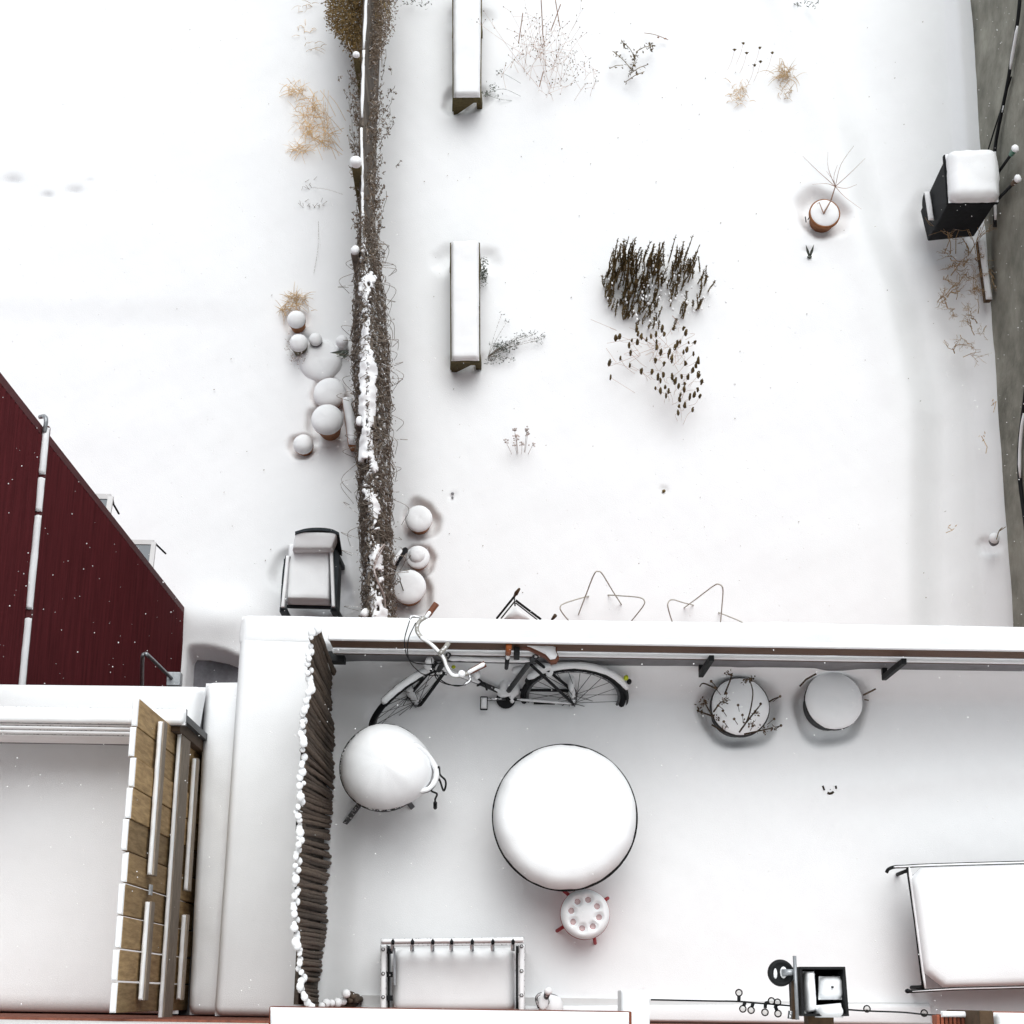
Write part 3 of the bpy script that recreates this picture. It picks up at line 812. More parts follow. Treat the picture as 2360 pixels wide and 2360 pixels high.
# ------------------------------------------------------------------ pots
def pot(px, py, rpx, h, m, label, name='plant_pot', group=None, z0=G, dome=.45, sink=.06, taper=.76, snowk=1.02):
    rz = z0 + h
    c = P(px, py, rz); R = rpx * S(py, rz)
    base = z0 - sink
    t = thing(name, label, 'pot', (c.x, c.y, base), group)
    H = rz - base; rb = R * taper
    prof = [(rb * .3, base), (rb, base), (R * .93, rz - .05), (R * .94, rz - .048), (R, rz - .046), (R * 1.0, rz - .004), (R * .97, rz), (R * .88, rz), (R * .86, rz - .02), (R * .1, rz - .025)]
    MB().lathe((c.x, c.y, 0), prof, 36).build('body', m, t, True, bevel=0)
    mb = MB(); snow_disc(mb, (c.x, c.y, rz - .006), R * snowk, R * dome, R * min(.92, .55 + dome * .45), 36, 6, .008, 7, under=.012)
    mb.build('snow_cap', SNOW, t, True)
    return t, c, R, rz


LP = 'snow capped pots left of the vine fence'
RP = 'snow capped pots right of the vine fence'
pot(683, 736, 21, .18, TERRA, 'small terracotta pot under a dry grass tuft, topmost of the left pots', group=LP, dome=.75)
pot(688, 790, 21, .17, OLIVE, 'olive brown pot with frosted sprigs below the topmost terracotta pot', group=LP, dome=.7)
pot(727, 782, 15, .12, CHAR, 'smallest dark pot touching the olive brown pot', group=LP, dome=.8)
pot(788, 786, 14, .15, WHITEF, 'small pale snow buried pot tucked against the vine fence', group=LP, dome=.9)
pot(738, 832, 48, -.03, TERRAP, 'broad shallow bowl mounded with snow below the olive pot', 'planter_bowl', LP, dome=.5, sink=.08, snowk=1.06)
pot(760, 907, 37, .05, TERRAP, 'pale terracotta pot buried in a smooth snow mound', group=LP, dome=.6)
pot(754, 967, 36, .32, TERRA, 'large orange terracotta pot with rounded snow dome in front of the pale pot', group=LP, dome=.62, taper=.66)
pot(699, 1024, 23, .05, TERRA, 'low terracotta pot sunk in the snow, lowest left pot', group=LP, dome=.85, sink=.12)
pot(965, 1195, 31, .12, TERRA, 'terracotta pot in a round scoured hollow, topmost of three right of the fence', group=RP, dome=.4, sink=.14)
t, c, R, rz = pot(963, 1284, 27, .08, TERRAP, 'terracotta saucer pot with a stepped snow knob, middle of three', group=RP, dome=.3, sink=.14)
mb = MB(); snow_disc(mb, (c.x - .01, c.y + .02, rz + .02), R * .72, R * .5, R * .5, 30, 5, .01, 9, under=.03); mb.build('snow_knob', SNOW, t, True)
t, c, R, rz = pot(941, 1352, 40, .15, TERRA, 'largest terracotta pot with dark twig on its snow, beside the handlebar', group=RP, dome=.35, sink=.16)
mb = MB(); a = P(918, 1341, rz + .09); b = P(923, 1342, rz + .1); cc = P(930, 1362, rz + .08); e = P(913, 1338, rz + .12)
mb.tube([cc, b, e], .006, 5); mb.tube([b, P(921, 1330, rz + .14)], .004, 5); mb.build('twig', PSTEM, t)
t, c, R, rz = pot(1901, 491, 36, .13, TERRA, 'terracotta pot with a bare sapling in a round hollow near the bin', dome=.16, sink=.10, snowk=.93)
mb = MB()
B0 = Vector((c.x - .02, c.y - .02, rz + .03)); B1 = P(1925, 430, rz + .35)
mb.tube([B0, P(1915, 462, rz + .12), B1], [.010, .008, .006], 6)
mb.tube([B0, P(1888, 466, rz + .1), P(1884, 470, rz + .06)], [.007, .005, .004], 5)
mb.tube([B0, P(1905, 480, rz + .12), P(1912, 468, rz + .14)], [.007, .005, .004], 5)
for q in [(1968, 336, 1.2), (1908, 350, 1.1), (1994, 365, 1.0), (1975, 425, .5), (1872, 425, .6), (1905, 395, .8), (1985, 482, .4), (1850, 360, .9), (1930, 380, .9)]:
    e = P(q[0], q[1], rz + q[2]); mid = B1.lerp(e, .5) + Vector((random.uniform(-.04, .04), random.uniform(-.04, .04), -.03))
    mb.tube(curve([B1, mid, e], 4), [.0038 - .0003 * i for i in range(9)], 4)
mb.build('sapling', TSTEM, t)
mb = MB()
for (x, y) in ((1862, 506), (1875, 520), (1870, 512), (1858, 512)):
    p = P(x, y, G - .05); mb.tube([p, p + Vector((random.uniform(-.03, .03), .02, .09))], .006, 5)
one(mb, 'plant_label', DKMET, 'short dark stakes in the hollow beside the sapling pot', 'stake')

# trough beside the fence
tg = thing('planter_trough', 'long narrow snow filled planter hugging the left side of the vine fence', 'planter', P(808, 970, G))
A = P(800, 915, G + .22); B = P(815, 1022, G + .22)
MB().hexa([(B.x - .05, B.y, G - .1), (B.x + .05, B.y, G - .1), (A.x + .05, A.y, G - .1), (A.x - .05, A.y, G - .1)], [(B.x - .06, B.y - .02, G + .2), (B.x + .06, B.y - .02, G + .2), (A.x + .06, A.y, G + .2), (A.x - .06, A.y, G + .2)]).build('body', TERRA, tg, bevel=.006)
snow_slab(MB(), (B.x - .055, B.y - .01, G + .2), (B.x + .055, B.y - .01, G + .2), (A.x + .055, A.y, G + .2), (A.x - .055, A.y, G + .2), .08, .05, .04, .02, 8).build('snow_cap', SNOW, tg, True)

# deck pots
t, c, R, rz = pot(1706, 1629, 69, .15, CHAR, 'round charcoal deck pot with dried flower stems, left of two by the railing', 'deck_pot', 'charcoal pots by the railing', D, .30, .26, snowk=.97)
mb = MB(); sd_ = MB()
stems = [[(1704, 1687, .3), (1724, 1655, .42), (1735, 1600, .5), (1728, 1567, .55)], [(1645, 1655, .2), (1630, 1630, .3), (1622, 1612, .35)], [(1640, 1650, .2), (1612, 1640, .25), (1608, 1640, .2)],
         [(1640, 1670, .15), (1660, 1682, .15), (1675, 1690, .12)], [(1715, 1692, .25), (1760, 1682, .25), (1800, 1673, .22)], [(1670, 1600, .2), (1685, 1560, .35), (1680, 1555, .4)],
         [(1720, 1665, .42), (1740, 1640, .48), (1753, 1624, .5)], [(1773, 1617, .2), (1785, 1610, .22), (1800, 1605, .22)], [(1655, 1590, .15), (1622, 1575, .2), (1612, 1583, .2)], [(1645, 1640, .25), (1662, 1618, .4), (1678, 1622, .45)]]
for s_ in stems:
    pts = curve([P(*q) for q in s_], 4); mb.tube(pts, [.006 - .003 * i / len(pts) for i in range(len(pts))], 5)
for (x, y, z, n, sp) in [(1728, 1567, .55, 26, 9), (1680, 1553, .4, 18, 6), (1622, 1618, .33, 22, 7), (1612, 1636, .22, 22, 7), (1670, 1616, .45, 20, 7), (1742, 1642, .48, 18, 6), (1730, 1665, .4, 16, 8), (1670, 1675, .15, 22, 9), (1650, 1655, .2, 14, 7), (1760, 1682, .25, 26, 12), (1785, 1678, .22, 12, 7), (1716, 1570, .5, 14, 6)]:
    for i in range(n):
        p = P(x + random.gauss(0, sp * .6), y + random.gauss(0, sp * .5), z + random.uniform(-.03, .03))
        sd_.leaf(p, (random.gauss(0, 1), random.gauss(0, 1), random.gauss(0, .6)), random.uniform(.012, .026), random.uniform(.008, .014))
for (x, y) in [(1639, 1570), (1648, 1585), (1674, 1598), (1655, 1626), (1666, 1638), (1692, 1657), (1701, 1625), (1753, 1622), (1711, 1648), (1784, 1657), (1800, 1672), (1735, 1673), (1798, 1605), (1668, 1663)]:
    z = random.uniform(.3, .45); p = P(x, y, z); mb.tube([p, P(x + random.uniform(-6, 6) + (1706 - x) * .15, y + random.uniform(8, 18), z - .12)], .0022, 4); sd_.blob(p, .009, .009, .008, 8, 5)
tag(mb.build('stems', PSTEM, t), kind='stuff'); tag(sd_.build('seed_heads', PSTEM, t), kind='stuff')
t, c, R, rz = pot(1922, 1615, 67, .15, CHAR, 'round charcoal deck pot with a plain flat snow cap, right of two', 'deck_pot', 'charcoal pots by the railing', D, .28, .26, snowk=1.0)
mb = MB(); mb.tube([P(1990, 1602, .25), P(2000, 1597, .3), P(2018, 1588, .34)], .006, 5); mb.tube([P(1992, 1612, .24), P(2002, 1614, .24)], .004, 5)
mb.tube([P(1843, 1582, .24), P(1858, 1566, .26), P(1881, 1553, .28)], .006, 5); mb.build('twig', PSTEM, t)

# ------------------------------------------------------------------ benches in the yard
def bench(x0t, x1t, yt, x0b, x1b, yb, label, legs):
    z = G + .35
    a, b, c, d = P(x0b, yb, z), P(x1b, yb, z), P(x1t, yt, z), P(x0t, yt, z)
    ctr = (a + b + c + d) / 4
    t = thing('garden_bench', label, 'bench', (ctr.x, ctr.y, G), 'snow topped wooden benches')
    nbm = 3
    for i in range(nbm):
        u0 = i / nbm + .012; u1 = (i + 1) / nbm - .012
        aa, bb, cc_, dd = a.lerp(b, u0), a.lerp(b, u1), d.lerp(c, u1), d.lerp(c, u0)
        dn_ = Vector((0, 0, -.045))
        MB().hexa([aa + dn_, bb + dn_, cc_ + dn_, dd + dn_], [aa, bb, cc_, dd]).build('seat_board', MOSS, t, bevel=.004)
    e = .004
    snow_slab(MB(), a.lerp(b, .05) + Vector((0, .006, .001)), b.lerp(a, .05) + Vector((0, .006, .001)), c.lerp(d, .05) + Vector((0, -.006, .001)), d.lerp(c, .05) + Vector((0, -.006, .001)), .08, .04, .04, .012, 4, bulge=.005).build('snow_cap', SNOW, t, True)
    for (v, sgn) in legs:
        p = a.lerp(d, v); q = b.lerp(c, v)
        for (s0, s1) in ((p.lerp(q, .06), p.lerp(q, .18)), (p.lerp(q, .94), p.lerp(q, .82))):
            MB().beam(s0.lerp(s1, .4) + Vector((0, 0, -.046)), Vector((s0.x, s0.y + sgn * .03, G - .12)), .06, .09, (0, 1, 0)).build('leg', MOSS, t, bevel=.004)
        MB().beam(p.lerp(q, .1) + Vector((0, 0, -.2)), q.lerp(p, .1) + Vector((0, 0, -.2)), .05, .06).build('stretcher', MOSS, t, bevel=.003)
        m_ = MB()
        sg = p.lerp(q, .08)
        y_ = sg.y + (-.002 if v < .5 else .002)
    # angled end board under the near end
    p = a.lerp(b, .03); q = b.lerp(a, .45)
    MB().add([p + Vector((0, .02, -.047)), b.lerp(a, .06) + Vector((0, .02, -.047)), Vector((p.x, p.y + .02, G - .1)), p + Vector((0, .05, -.047)), b.lerp(a, .06) + Vector((0, .05, -.047)), Vector((p.x, p.y + .05, G - .1))],
             [(0, 2, 1), (3, 4, 5), (0, 1, 4, 3), (1, 2, 5, 4), (2, 0, 3, 5)]).build('end_bracket', MOSS, t)
    return t


bench(1041, 1112, -60, 1042, 1110, 226, 'snow topped wooden bench running off the top edge of the yard', [(.06, 1), (.62, 1)])
bench(1036, 1107, 559, 1037, 1108, 833, 'snow topped wooden bench in mid yard between fence and dark shrub', [(.05, 1), (.92, -1)])

# ------------------------------------------------------------------ fence with vines
fn = thing('vine_fence', 'old board fence overgrown with vines running down the yard', 'fence', (-1.3, 7, G))
FH = 1.72
y = 2.6; k = 0
while y < 12.4:
    wd = random.uniform(.125, .15); xx = fence_x(y)
    hgt = FH + random.uniform(-.03, .03)
    side = .0 if y > 6.9 else (.045 if k % 2 else -.045)
    MB().box((xx + side - .011, y, G - .15), (xx + side + .011, y + wd - .012, G + hgt)).build('board', FENCE, fn)
    y += wd; k += 1
for z in (.35, 1.0, 1.55):
    for i in range(5):
        ya, yb = 2.6 + i * 1.96, 2.6 + (i + 1) * 1.96
        MB().beam((fence_x(ya) - .028 if ya > 6.5 else fence_x(ya), ya, G + z), (fence_x(yb) - .028 if yb > 7 else fence_x(yb), yb, G + z), .04, .085).build('rail', FENCE, fn)
for yp in (3.4, 5.3, 7.1, 10.5):
    po = MB().box((fence_x(yp) - .13, yp, G - .2), (fence_x(yp) - .05, yp + .09, G + FH)).build('post', FENCE, fn, bevel=.004)
    MB().blob((fence_x(yp) - .09, yp + .045, G + FH + .015), .045, .05, .035, 12, 7, .25, 16).build('snow_cap', SNOW, po, True)
# tall square post with a snow ball
pp = P(820, 372, G + 1.95)
po = MB().box((pp.x - .045, pp.y - .045, G - .2), (pp.x + .045, pp.y + .045, G + 1.90)).build('post', MOSS, fn, bevel=.005)
MB().blob((pp.x, pp.y, G + 1.94), .062, .062, .06, 16, 10, .12, 18).build('snow_ball', SNOW, po, True)
pp = P(821, 126, G + 1.85)
po = MB().box((pp.x - .03, pp.y - .03, G - .2), (pp.x + .03, pp.y + .03, G + 1.82)).build('post', MOSS, fn, bevel=.004)
MB().blob((pp.x, pp.y, G + 1.85), .036, .036, .034, 14, 8, .12, 18).build('snow_ball', SNOW, po, True)
# snow line on the fence top, far half
mb = MB()
yv = 7.05
while yv < 12.0:
    y2 = yv + random.uniform(.25, .8); pts = []
    for i in range(9):
        yy_ = yv + (y2 - yv) * i / 8; pts.append((fence_x(yy_) - .004 + random.uniform(-.004, .004), yy_, G + FH + .02))
    thick = .015 if yv > 8.6 or yv < 7.9 else .010
    mb.tube(pts, [thick * random.uniform(.75, 1.2) for _ in pts], 6)
    yv = y2 + random.choice([0, .02, .06, .12])
mb.build('snow_line', SNOW, fn, True)

# vine: tangled stems, leaves and snow over the near half
vn = thing('climbing_vine', 'tangled leafless grey vine with snow clumps covering the near half of the fence', 'vine', (-1.2, 5.2, G))
mb = MB(); lf = MB()


def hwid(yv):     # half width of the vine mass
    return float(np.interp(yv, [2.6, 3.2, 4.5, 5.6, 6.2, 6.9, 7.2, 7.8, 9.0], [.14, .14, .14, .16, .175, .14, .09, .06, .03]))


for i in range(1150):
    y0 = random.uniform(2.7, 7.5); side = random.choice([-1, 1]); hw = hwid(y0)
    a0_ = random.uniform(0, 1); pts = []
    zt_ = G + FH + random.uniform(-.05, .14)
    yd = random.uniform(-.25, .25)
    for j in range(9):
        u = j / 8
        off = hw * (math.sin(u * 2.2) * random.uniform(.7, 1.15)) * side
        pts.append(Vector((fence_x(y0) + off + random.uniform(-.02, .02), y0 + yd * u + .05 * math.sin(u * 7 + a0_ * 6), zt_ - (u ** 1.5) * random.uniform(1.0, 1.5))))
    pts = [p for p in pts if p.z > G - .05]
    if len(pts) < 3: continue
    r = random.uniform(.002, .005)
    mb.tube(pts, r, 4, cap=False)
for i in range(70):       # stray loops hanging clear
    y0 = random.uniform(2.8, 7.4); side = random.choice([-1, 1, 1]); hw = hwid(y0)
    p0 = Vector((fence_x(y0) + side * hw * .8, y0, G + FH - random.uniform(.0, .4)))
    e = p0 + Vector((side * random.uniform(.03, .15), random.uniform(-.2, .2), -random.uniform(.2, .6)))
    m_ = p0.lerp(e, .5) + Vector((side * random.uniform(.06, .16), random.uniform(-.05, .05), random.uniform(0, .15)))
    mb.tube(curve([p0, m_, e], 5), .0025, 4, cap=False)
tag(mb.build('stems', VINE, vn), kind='stuff')
for i in range(7000):
    y0 = random.uniform(2.7, 7.6); hw = hwid(y0); u = random.gauss(0, .6); u = max(-1.15, min(1.15, u))
    z = G + FH + .08 - abs(u) ** 1.3 * random.uniform(.3, 1.35) + random.uniform(-.08, .04)
    if z < G: continue
    lf.leaf((fence_x(y0) + u * hw, y0, z), (random.gauss(0, 1), random.gauss(0, 1), random.gauss(-.3, .6)), random.uniform(.014, .042), random.uniform(.006, .016))
tag(lf.build('dry_leaves', VINEL, vn), kind='stuff')
# broken snow blanket on its top
V = []; F = []; idx = {}
ny, nx = 430, 27
ysn = np.linspace(2.75, 7.0, ny)
for j in range(ny):
    yv = ysn[j]
    cx_ = fence_x(yv) + .008 + .03 * math.sin(yv * 2.1)
    half = .092 + .04 * nz3((0, yv, 3), 2.0)
    for i in range(nx):
        u = i / (nx - 1) * 2 - 1
        x = cx_ + u * half
        V.append((x, yv, G + FH + .10 - .10 * u * u + .035 * nz3((x, yv, 0), 6) + .02 * nz3((x, yv, 5), 16)))
for j in range(ny - 1):
    yv = ysn[j]
    for i in range(nx - 1):
        u = (i + .5) / (nx - 1) * 2 - 1
        m_ = nz3((V[j * nx + i][0] * 1.6, yv, 9), 4.5) * .8 + .28 * nz3((V[j * nx + i][0], yv, 2), 19) + .2 * nz3((V[j * nx + i][0], yv, 6), 45) - abs(u) ** 2 * .6
        thr = float(np.interp(yv, [2.75, 3.6, 4.0, 4.4, 4.7, 5.0, 6.3, 6.7, 7.0], [-.26, -.22, -.02, .05, .10, -.30, -.28, -.06, .1]))
        ph = ((yv / .142) % 1.0)
        hole = (.28 < ph < .68 + .1 * nz3((u, yv, 1), 30)) and abs(u - .12 + .25 * nz3((0, yv, 7), 1.5)) < .15 + .06 * nz3((u, yv, 3), 30) and nz3((0, math.floor(yv / .142), 4.5), 3.7) > -.35
        if m_ > thr and not hole: F.append((j * nx + i, j * nx + i + 1, (j + 1) * nx + i + 1, (j + 1) * nx + i))
MB().add(V, F).build('snow_blanket', SNOW, vn, True, solid=.035)
mb = MB()
for i in range(1100):
    y0 = random.uniform(2.8, 7.3); hw = hwid(y0); u = random.uniform(-.95, .95)
    z = G + FH + .05 - abs(u) ** 1.4 * .75
    s_ = random.uniform(.005, .017); mb.blob((fence_x(y0) + u * hw, y0, z + .03), s_ * 1.0, s_ * 2.0, s_ * .7, 6, 4, .5, 30)
tag(mb.build('snow_clumps', SNOW, vn, True), kind='stuff')
pts = curve([P(868, 1290, G + 1.85), P(862, 1310, G + 1.9), P(870, 1340, G + 1.85), P(885, 1375, G + 1.7), P(888, 1420, G + 1.6)], 5)
mb = MB().tube(pts, .010, 6); mb.tube(curve([P(868, 1290, G + 1.85), P(880, 1268, G + 1.85), P(886, 1255, G + 1.8), P(873, 1270, G + 1.95), P(862, 1300, G + 1.92)], 5), .008, 6)
mb.build('thick_stem', PSEED, vn, True)

# brown ivy at the far end of the fence
for (x0, x1, lab, n_, seed) in [(755, 832, 'dense brown shrub on the left of the fence at the top edge', 9000, 1), (846, 912, 'looser dark shrub on the right of the fence at the top edge', 9500, 2)]:
    cpx = (x0 + x1) / 2
    c = P(cpx, 30, G + .8)
    sh = thing('brown_shrub', lab, 'shrub', (c.x, c.y, G), 'shrubs at the far end of the fence')
    lf = MB(); st = MB()
    base = Vector((c.x + (.15 if seed == 1 else -.12), c.y + .6, G))
    for i in range(45):
        e = P(random.uniform(x0 + 15, x1 - 10), random.uniform(-80, 70), G + random.uniform(.5, 1.2))
        st.tube(curve([base + Vector((random.uniform(-.1, .1), random.uniform(-.8, .4), 0)), base.lerp(e, .5) + Vector((0, 0, .3)), e], 3), .004, 4, cap=False)
    tag(st.build('stems', DSTEM, sh), kind='stuff')
    for i in range(n_):
        py_ = random.uniform(-120, 150)
        wgt = max(0.05, 1 - max(0, (py_ - 40) / 95) ** 1.4) if py_ > 40 else 1
        if seed == 1: lo_, hi_ = 834 - (834 - x0) * wgt * random.uniform(.9, 1.06), 836
        else: lo_, hi_ = 836, 842 + (x1 - 842) * (wgt * .7 + .3) * random.uniform(.8, 1.05)
        x = random.uniform(lo_, hi_); z = G + random.uniform(.2, 1.35)
        if seed == 2 and random.random() < (x - 850) / 80: continue
        lf.leaf(P(x + random.gauss(0, 5), py_ + random.gauss(0, 8), z), (random.gauss(0, 1), random.gauss(0, 1), random.gauss(0, .5)), random.uniform(.016, .042), random.uniform(.010, .022))
    tag(lf.build('leaves', BROWNL if seed == 1 else VINEL, sh), kind='stuff')
mb = MB(); lf = MB()
for i in range(620):      # thin growth clinging to the middle of the fence
    yv = random.uniform(6.9, 9.6); sd2 = random.choice([-1, 1])
    z = G + random.uniform(.1, 1.6); hw = .02 + .12 * max(0, (yv - 8.4))
    p = Vector((fence_x(yv) + sd2 * (.015 + abs(random.gauss(0, .5)) * (hw + .05)), yv, z))
    e = p + Vector((sd2 * random.uniform(0, .07), random.uniform(-.15, .15), random.uniform(-.1, .25))); mb.tube([p, p.lerp(e, .5) + Vector((.02 * sd2, 0, .02)), e], .003, 4, cap=False)
    for q in range(5): lf.leaf(p.lerp(e, random.random()), (random.gauss(0, 1), random.gauss(0, 1), random.gauss(0, 1)), random.uniform(.02, .045), .02)
iv = thing('fence_creeper', 'sparse brown creeper clinging to the middle stretch of the fence', 'vine', (-1.42, 8.2, G))
tag(mb.build('stems', VINE, iv), kind='stuff'); tag(lf.build('leaves', VINEL, iv), kind='stuff')


# ------------------------------------------------------------------ garden plants
def plant(name, label, cat, px, py, group=None):
    return thing(name, label, cat, P(px, py, G), group)


def grass_tuft(mb, px, py, sp, n, l, z=.10, up_=.5):
    for i in range(n):
        p = P(px + random.gauss(0, sp * .45), py + random.gauss(0, sp * .4), G + random.uniform(-.02, z))
        d = Vector((random.gauss(0, 1), random.gauss(0, 1), random.uniform(.1, up_))).normalized()
        L = l * random.uniform(.5, 1.2); m_ = p + d * L * .5 + Vector((0, 0, L * .18)); e = p + d * L + Vector((random.uniform(-.02, .02), random.uniform(-.02, .02), -L * .25))
        r = random.uniform(.0018, .0036)
        mb.tube(curve([p, m_, e], 3), [r, r, r, r * .8, r * .7, r * .5, r * .3], 4, cap=False)


# dark lavender-like shrub
pl_ = plant('dark_shrub', 'dark upright lavender like shrub of many spiky stems in mid yard', 'shrub', 1515, 665)
st = MB(); lf = MB()
cnt = 0
while cnt < 250:
    x = random.uniform(1385, 1645); y = random.uniform(600, 765)
    ex_ = (x - 1510) / 122; ey = (y - 668) / 92
    if ex_ * ex_ + ey * ey > 1: continue
    if abs(x - (1538 - (y - 620) * .14)) < 7 and random.random() < .8: continue
    if x > 1535 and random.random() < .38: continue
    if random.random() < max(0, (y - 640) / 170): continue
    if nz3((x * .06, y * .02, 1), 1.0) < -.22 and random.random() < .85: continue
    cnt += 1
    b = P(x, y, G - .03); hgt = random.uniform(.16, .56) * (1.1 if y < 660 else .75)
    tp = b + Vector((random.gauss(0, .028), random.gauss(.02, .03), hgt))
    st.tube([b, b.lerp(tp, .5) + Vector((random.gauss(0, .012), random.gauss(0, .012), 0)), tp], [.009, .007, .0035], 5)
    for k in range(40):
        u = random.uniform(.15, 1.0) ** .8
        lf.leaf(b.lerp(tp, u), (random.gauss(0, .4), random.gauss(0, .4), random.uniform(.6, 1.2)), random.uniform(.020, .042), random.uniform(.007, .014))
tag(st.build('stems', DSTEM, pl_), kind='stuff'); tag(lf.build('leaves', DSTEM, pl_), kind='stuff')
mb = MB()
for i in range(90):
    p = P(random.gauss(1515, 70), random.gauss(660, 40), G + random.uniform(.15, .35)); s_ = random.uniform(.006, .014); mb.blob(p, s_, s_ * 1.5, s_ * .7, 6, 4, .4, 30)
tag(mb.build('snow_clumps', SNOW, pl_, True), kind='stuff')

# seed-head perennial
pl_ = plant('coneflower_clump', 'clump of dark round seed heads on thin stems below the dark shrub', 'plant', 1545, 860)
st = MB(); hd = MB()
heads = [(1467, 758), (1470, 770), (1478, 776), (1456, 784), (1450, 795), (1469, 788), (1490, 783), (1513, 787), (1513, 800), (1512, 770), (1526, 758), (1552, 757), (1575, 757), (1581, 767), (1568, 788), (1561, 790), (1556, 800), (1587, 789), (1601, 789), (1575, 812), (1583, 806), (1598, 816), (1540, 820), (1523, 811), (1453, 814), (1430, 826), (1452, 842), (1478, 856), (1502, 858), (1511, 830), (1530, 838), (1548, 828), (1580, 838), (1604, 842), (1597, 853), (1610, 864), (1617, 880), (1571, 868), (1586, 868), (1528, 864), (1522, 877), (1516, 868), (1556, 878), (1564, 890), (1578, 885), (1577, 897), (1541, 902), (1535, 912), (1511, 895), (1522, 901), (1533, 892), (1549, 868), (1600, 910), (1613, 913), (1608, 898), (1590, 915), (1568, 910), (1566, 920), (1578, 934), (1565, 936), (1596, 945), (1563, 951), (1407, 870), (1405, 836), (1420, 780), (1428, 775), (1609, 831), (1543, 810), (1531, 770), (1500, 776)]
for (x, y) in heads:
    z = random.uniform(.22, .5); p = P(x, y, G + z)
    s_ = random.uniform(.013, .022)
    hd.blob(p, s_ * random.uniform(.75, 1.0), s_ * random.uniform(1.3, 2.1), s_ * random.uniform(1.6, 3.0), 8, 6, .8, 40)
    if random.random() < .5: hd.leaf(p, (random.gauss(0, 1), random.gauss(0, 1), .2), random.uniform(.025, .045), .012)
    if random.random() < .4: hd.blob(p + Vector((random.uniform(-.01, .01), random.uniform(-.02, .02), .02)), s_ * .7, s_ * .7, s_, 7, 5, .35, 40)
    b = P(1545 + (x - 1545) * .6 + random.uniform(-18, 18), y + random.uniform(10, 60) * .6, G)
    st.tube(curve([b, b.lerp(p, .5) + Vector((random.uniform(-.03, .03), random.uniform(-.03, .03), 0)), p], 3), .0016, 4, cap=False)
for i in range(26):
    p = P(random.gauss(1500, 45), random.gauss(810, 30), G + .1); st.tube(curve([p, p + Vector((random.uniform(-.12, .12), random.uniform(-.1, .1), .12)), p + Vector((random.uniform(-.25, .25), random.uniform(-.2, .2), .04))], 4), .0016, 4, cap=False)
tag(st.build('stems', TSTEM, pl_), kind='stuff'); tag(hd.build('seed_heads', DSEED, pl_, True), kind='stuff')

# wispy tan perennials at the top
pl_ = plant('wispy_perennial', 'large wispy tan perennial with fine dotted stems at the top of the yard', 'plant', 1255, 150)
st = MB(); hd = MB()
for i in range(50):
    bx, by = (1250 + random.gauss(0, 38), 160 + random.gauss(0, 38)) if i < 40 else (1305 + random.gauss(0, 30), 195 + random.gauss(0, 22))
    b = P(bx, by, G - .02); L = random.uniform(.35, .95) if i < 40 else random.uniform(.2, .5)
    d = Vector((random.gauss(0, .35), random.gauss(.1, .35), 1)).normalized()
    e = b + d * L; m_ = b.lerp(e, .5) + Vector((random.uniform(-.04, .04), random.uniform(-.04, .04), 0))
    pts = curve([b, m_, e], 5); st.tube(pts, [.0019 - .0001 * k for k in range(len(pts))], 4, cap=False)
    for k in range(random.randint(2, 5)):
        p = pts[random.randint(4, len(pts) - 1)]; e2 = p + Vector((random.gauss(0, .08), random.gauss(0, .08), random.uniform(0, .15)))
        st.tube([p, e2], .0012, 4, cap=False); hd.blob(e2, .0065, .0065, .0065, 6, 4)
    hd.blob(e, .007, .007, .009, 6, 4)
for (x0, y0, x1, y1) in [(1252, 95, 1247, -5), (1270, 70, 1292, 10), (1243, 200, 1252, 165), (1195, 100, 1205, 30), (1290, 60, 1280, 0)]:
    st.tube(fine(P(x0, y0, G + .15), P(x1, y1, G + .75), 4), .0055, 5)
tag(st.build('stems', TSTEM, pl_), kind='stuff'); tag(hd.build('seed_heads', DSEED, pl_, True), kind='stuff')
mb = MB()
for i in range(60): mb.leaf(P(random.gauss(1312, 16), random.gauss(160, 22), G + random.uniform(.05, .3)), (random.gauss(0, 1), random.gauss(0, 1), 1), random.uniform(.015, .03), .012)
tag(mb.build('leaves', DSEED, pl_), kind='stuff')

pl_ = plant('dark_leafy_plant', 'drooping dark leafy plant between the wispy perennial and dotted stems', 'plant', 1462, 140)
st = MB(); lf = MB()
for (x, y, x2, y2, n_) in [(1453, 172, 1462, 142, 30), (1462, 142, 1468, 118, 26), (1468, 118, 1500, 106, 10), (1500, 118, 1497, 98, 22), (1462, 130, 1440, 100, 10), (1438, 112, 1434, 96, 12), (1455, 160, 1415, 120, 8), (1440, 190, 1485, 165, 9), (1455, 168, 1490, 150, 8), (1405, 158, 1435, 150, 6), (1422, 130, 1412, 118, 5)]:
    A, B = P(x, y, G + .06), P(x2, y2, G + .28)
    st.tube([A, A.lerp(B, .5) + Vector((0, 0, .03)), B], .004, 4)
    for k in range(n_): lf.leaf(A.lerp(B, random.random()) + Vector((random.gauss(0, .012), random.gauss(0, .012), 0)), (random.gauss(0, 1), random.gauss(0, 1), random.gauss(0, .5)), random.uniform(.02, .05), random.uniform(.01, .02))
tag(st.build('stems', DSTEM, pl_), kind='stuff'); tag(lf.build('leaves', DSEED, pl_), kind='stuff')
mb = MB(); mb.tube(curve([P(1485, 76, G + .06), P(1510, 80, G + .12), P(1540, 92, G + .05)], 5), [.004] * 11, 5); mb.blob(P(1517, 86, G + .13), .014, .012, .010, 8, 5); mb.blob(P(1533, 89, G + .09), .018, .010, .008, 8, 5)
one(mb, 'fallen_stem', TSTEM, 'short brown stem lying above the drooping dark plant', 'stem')

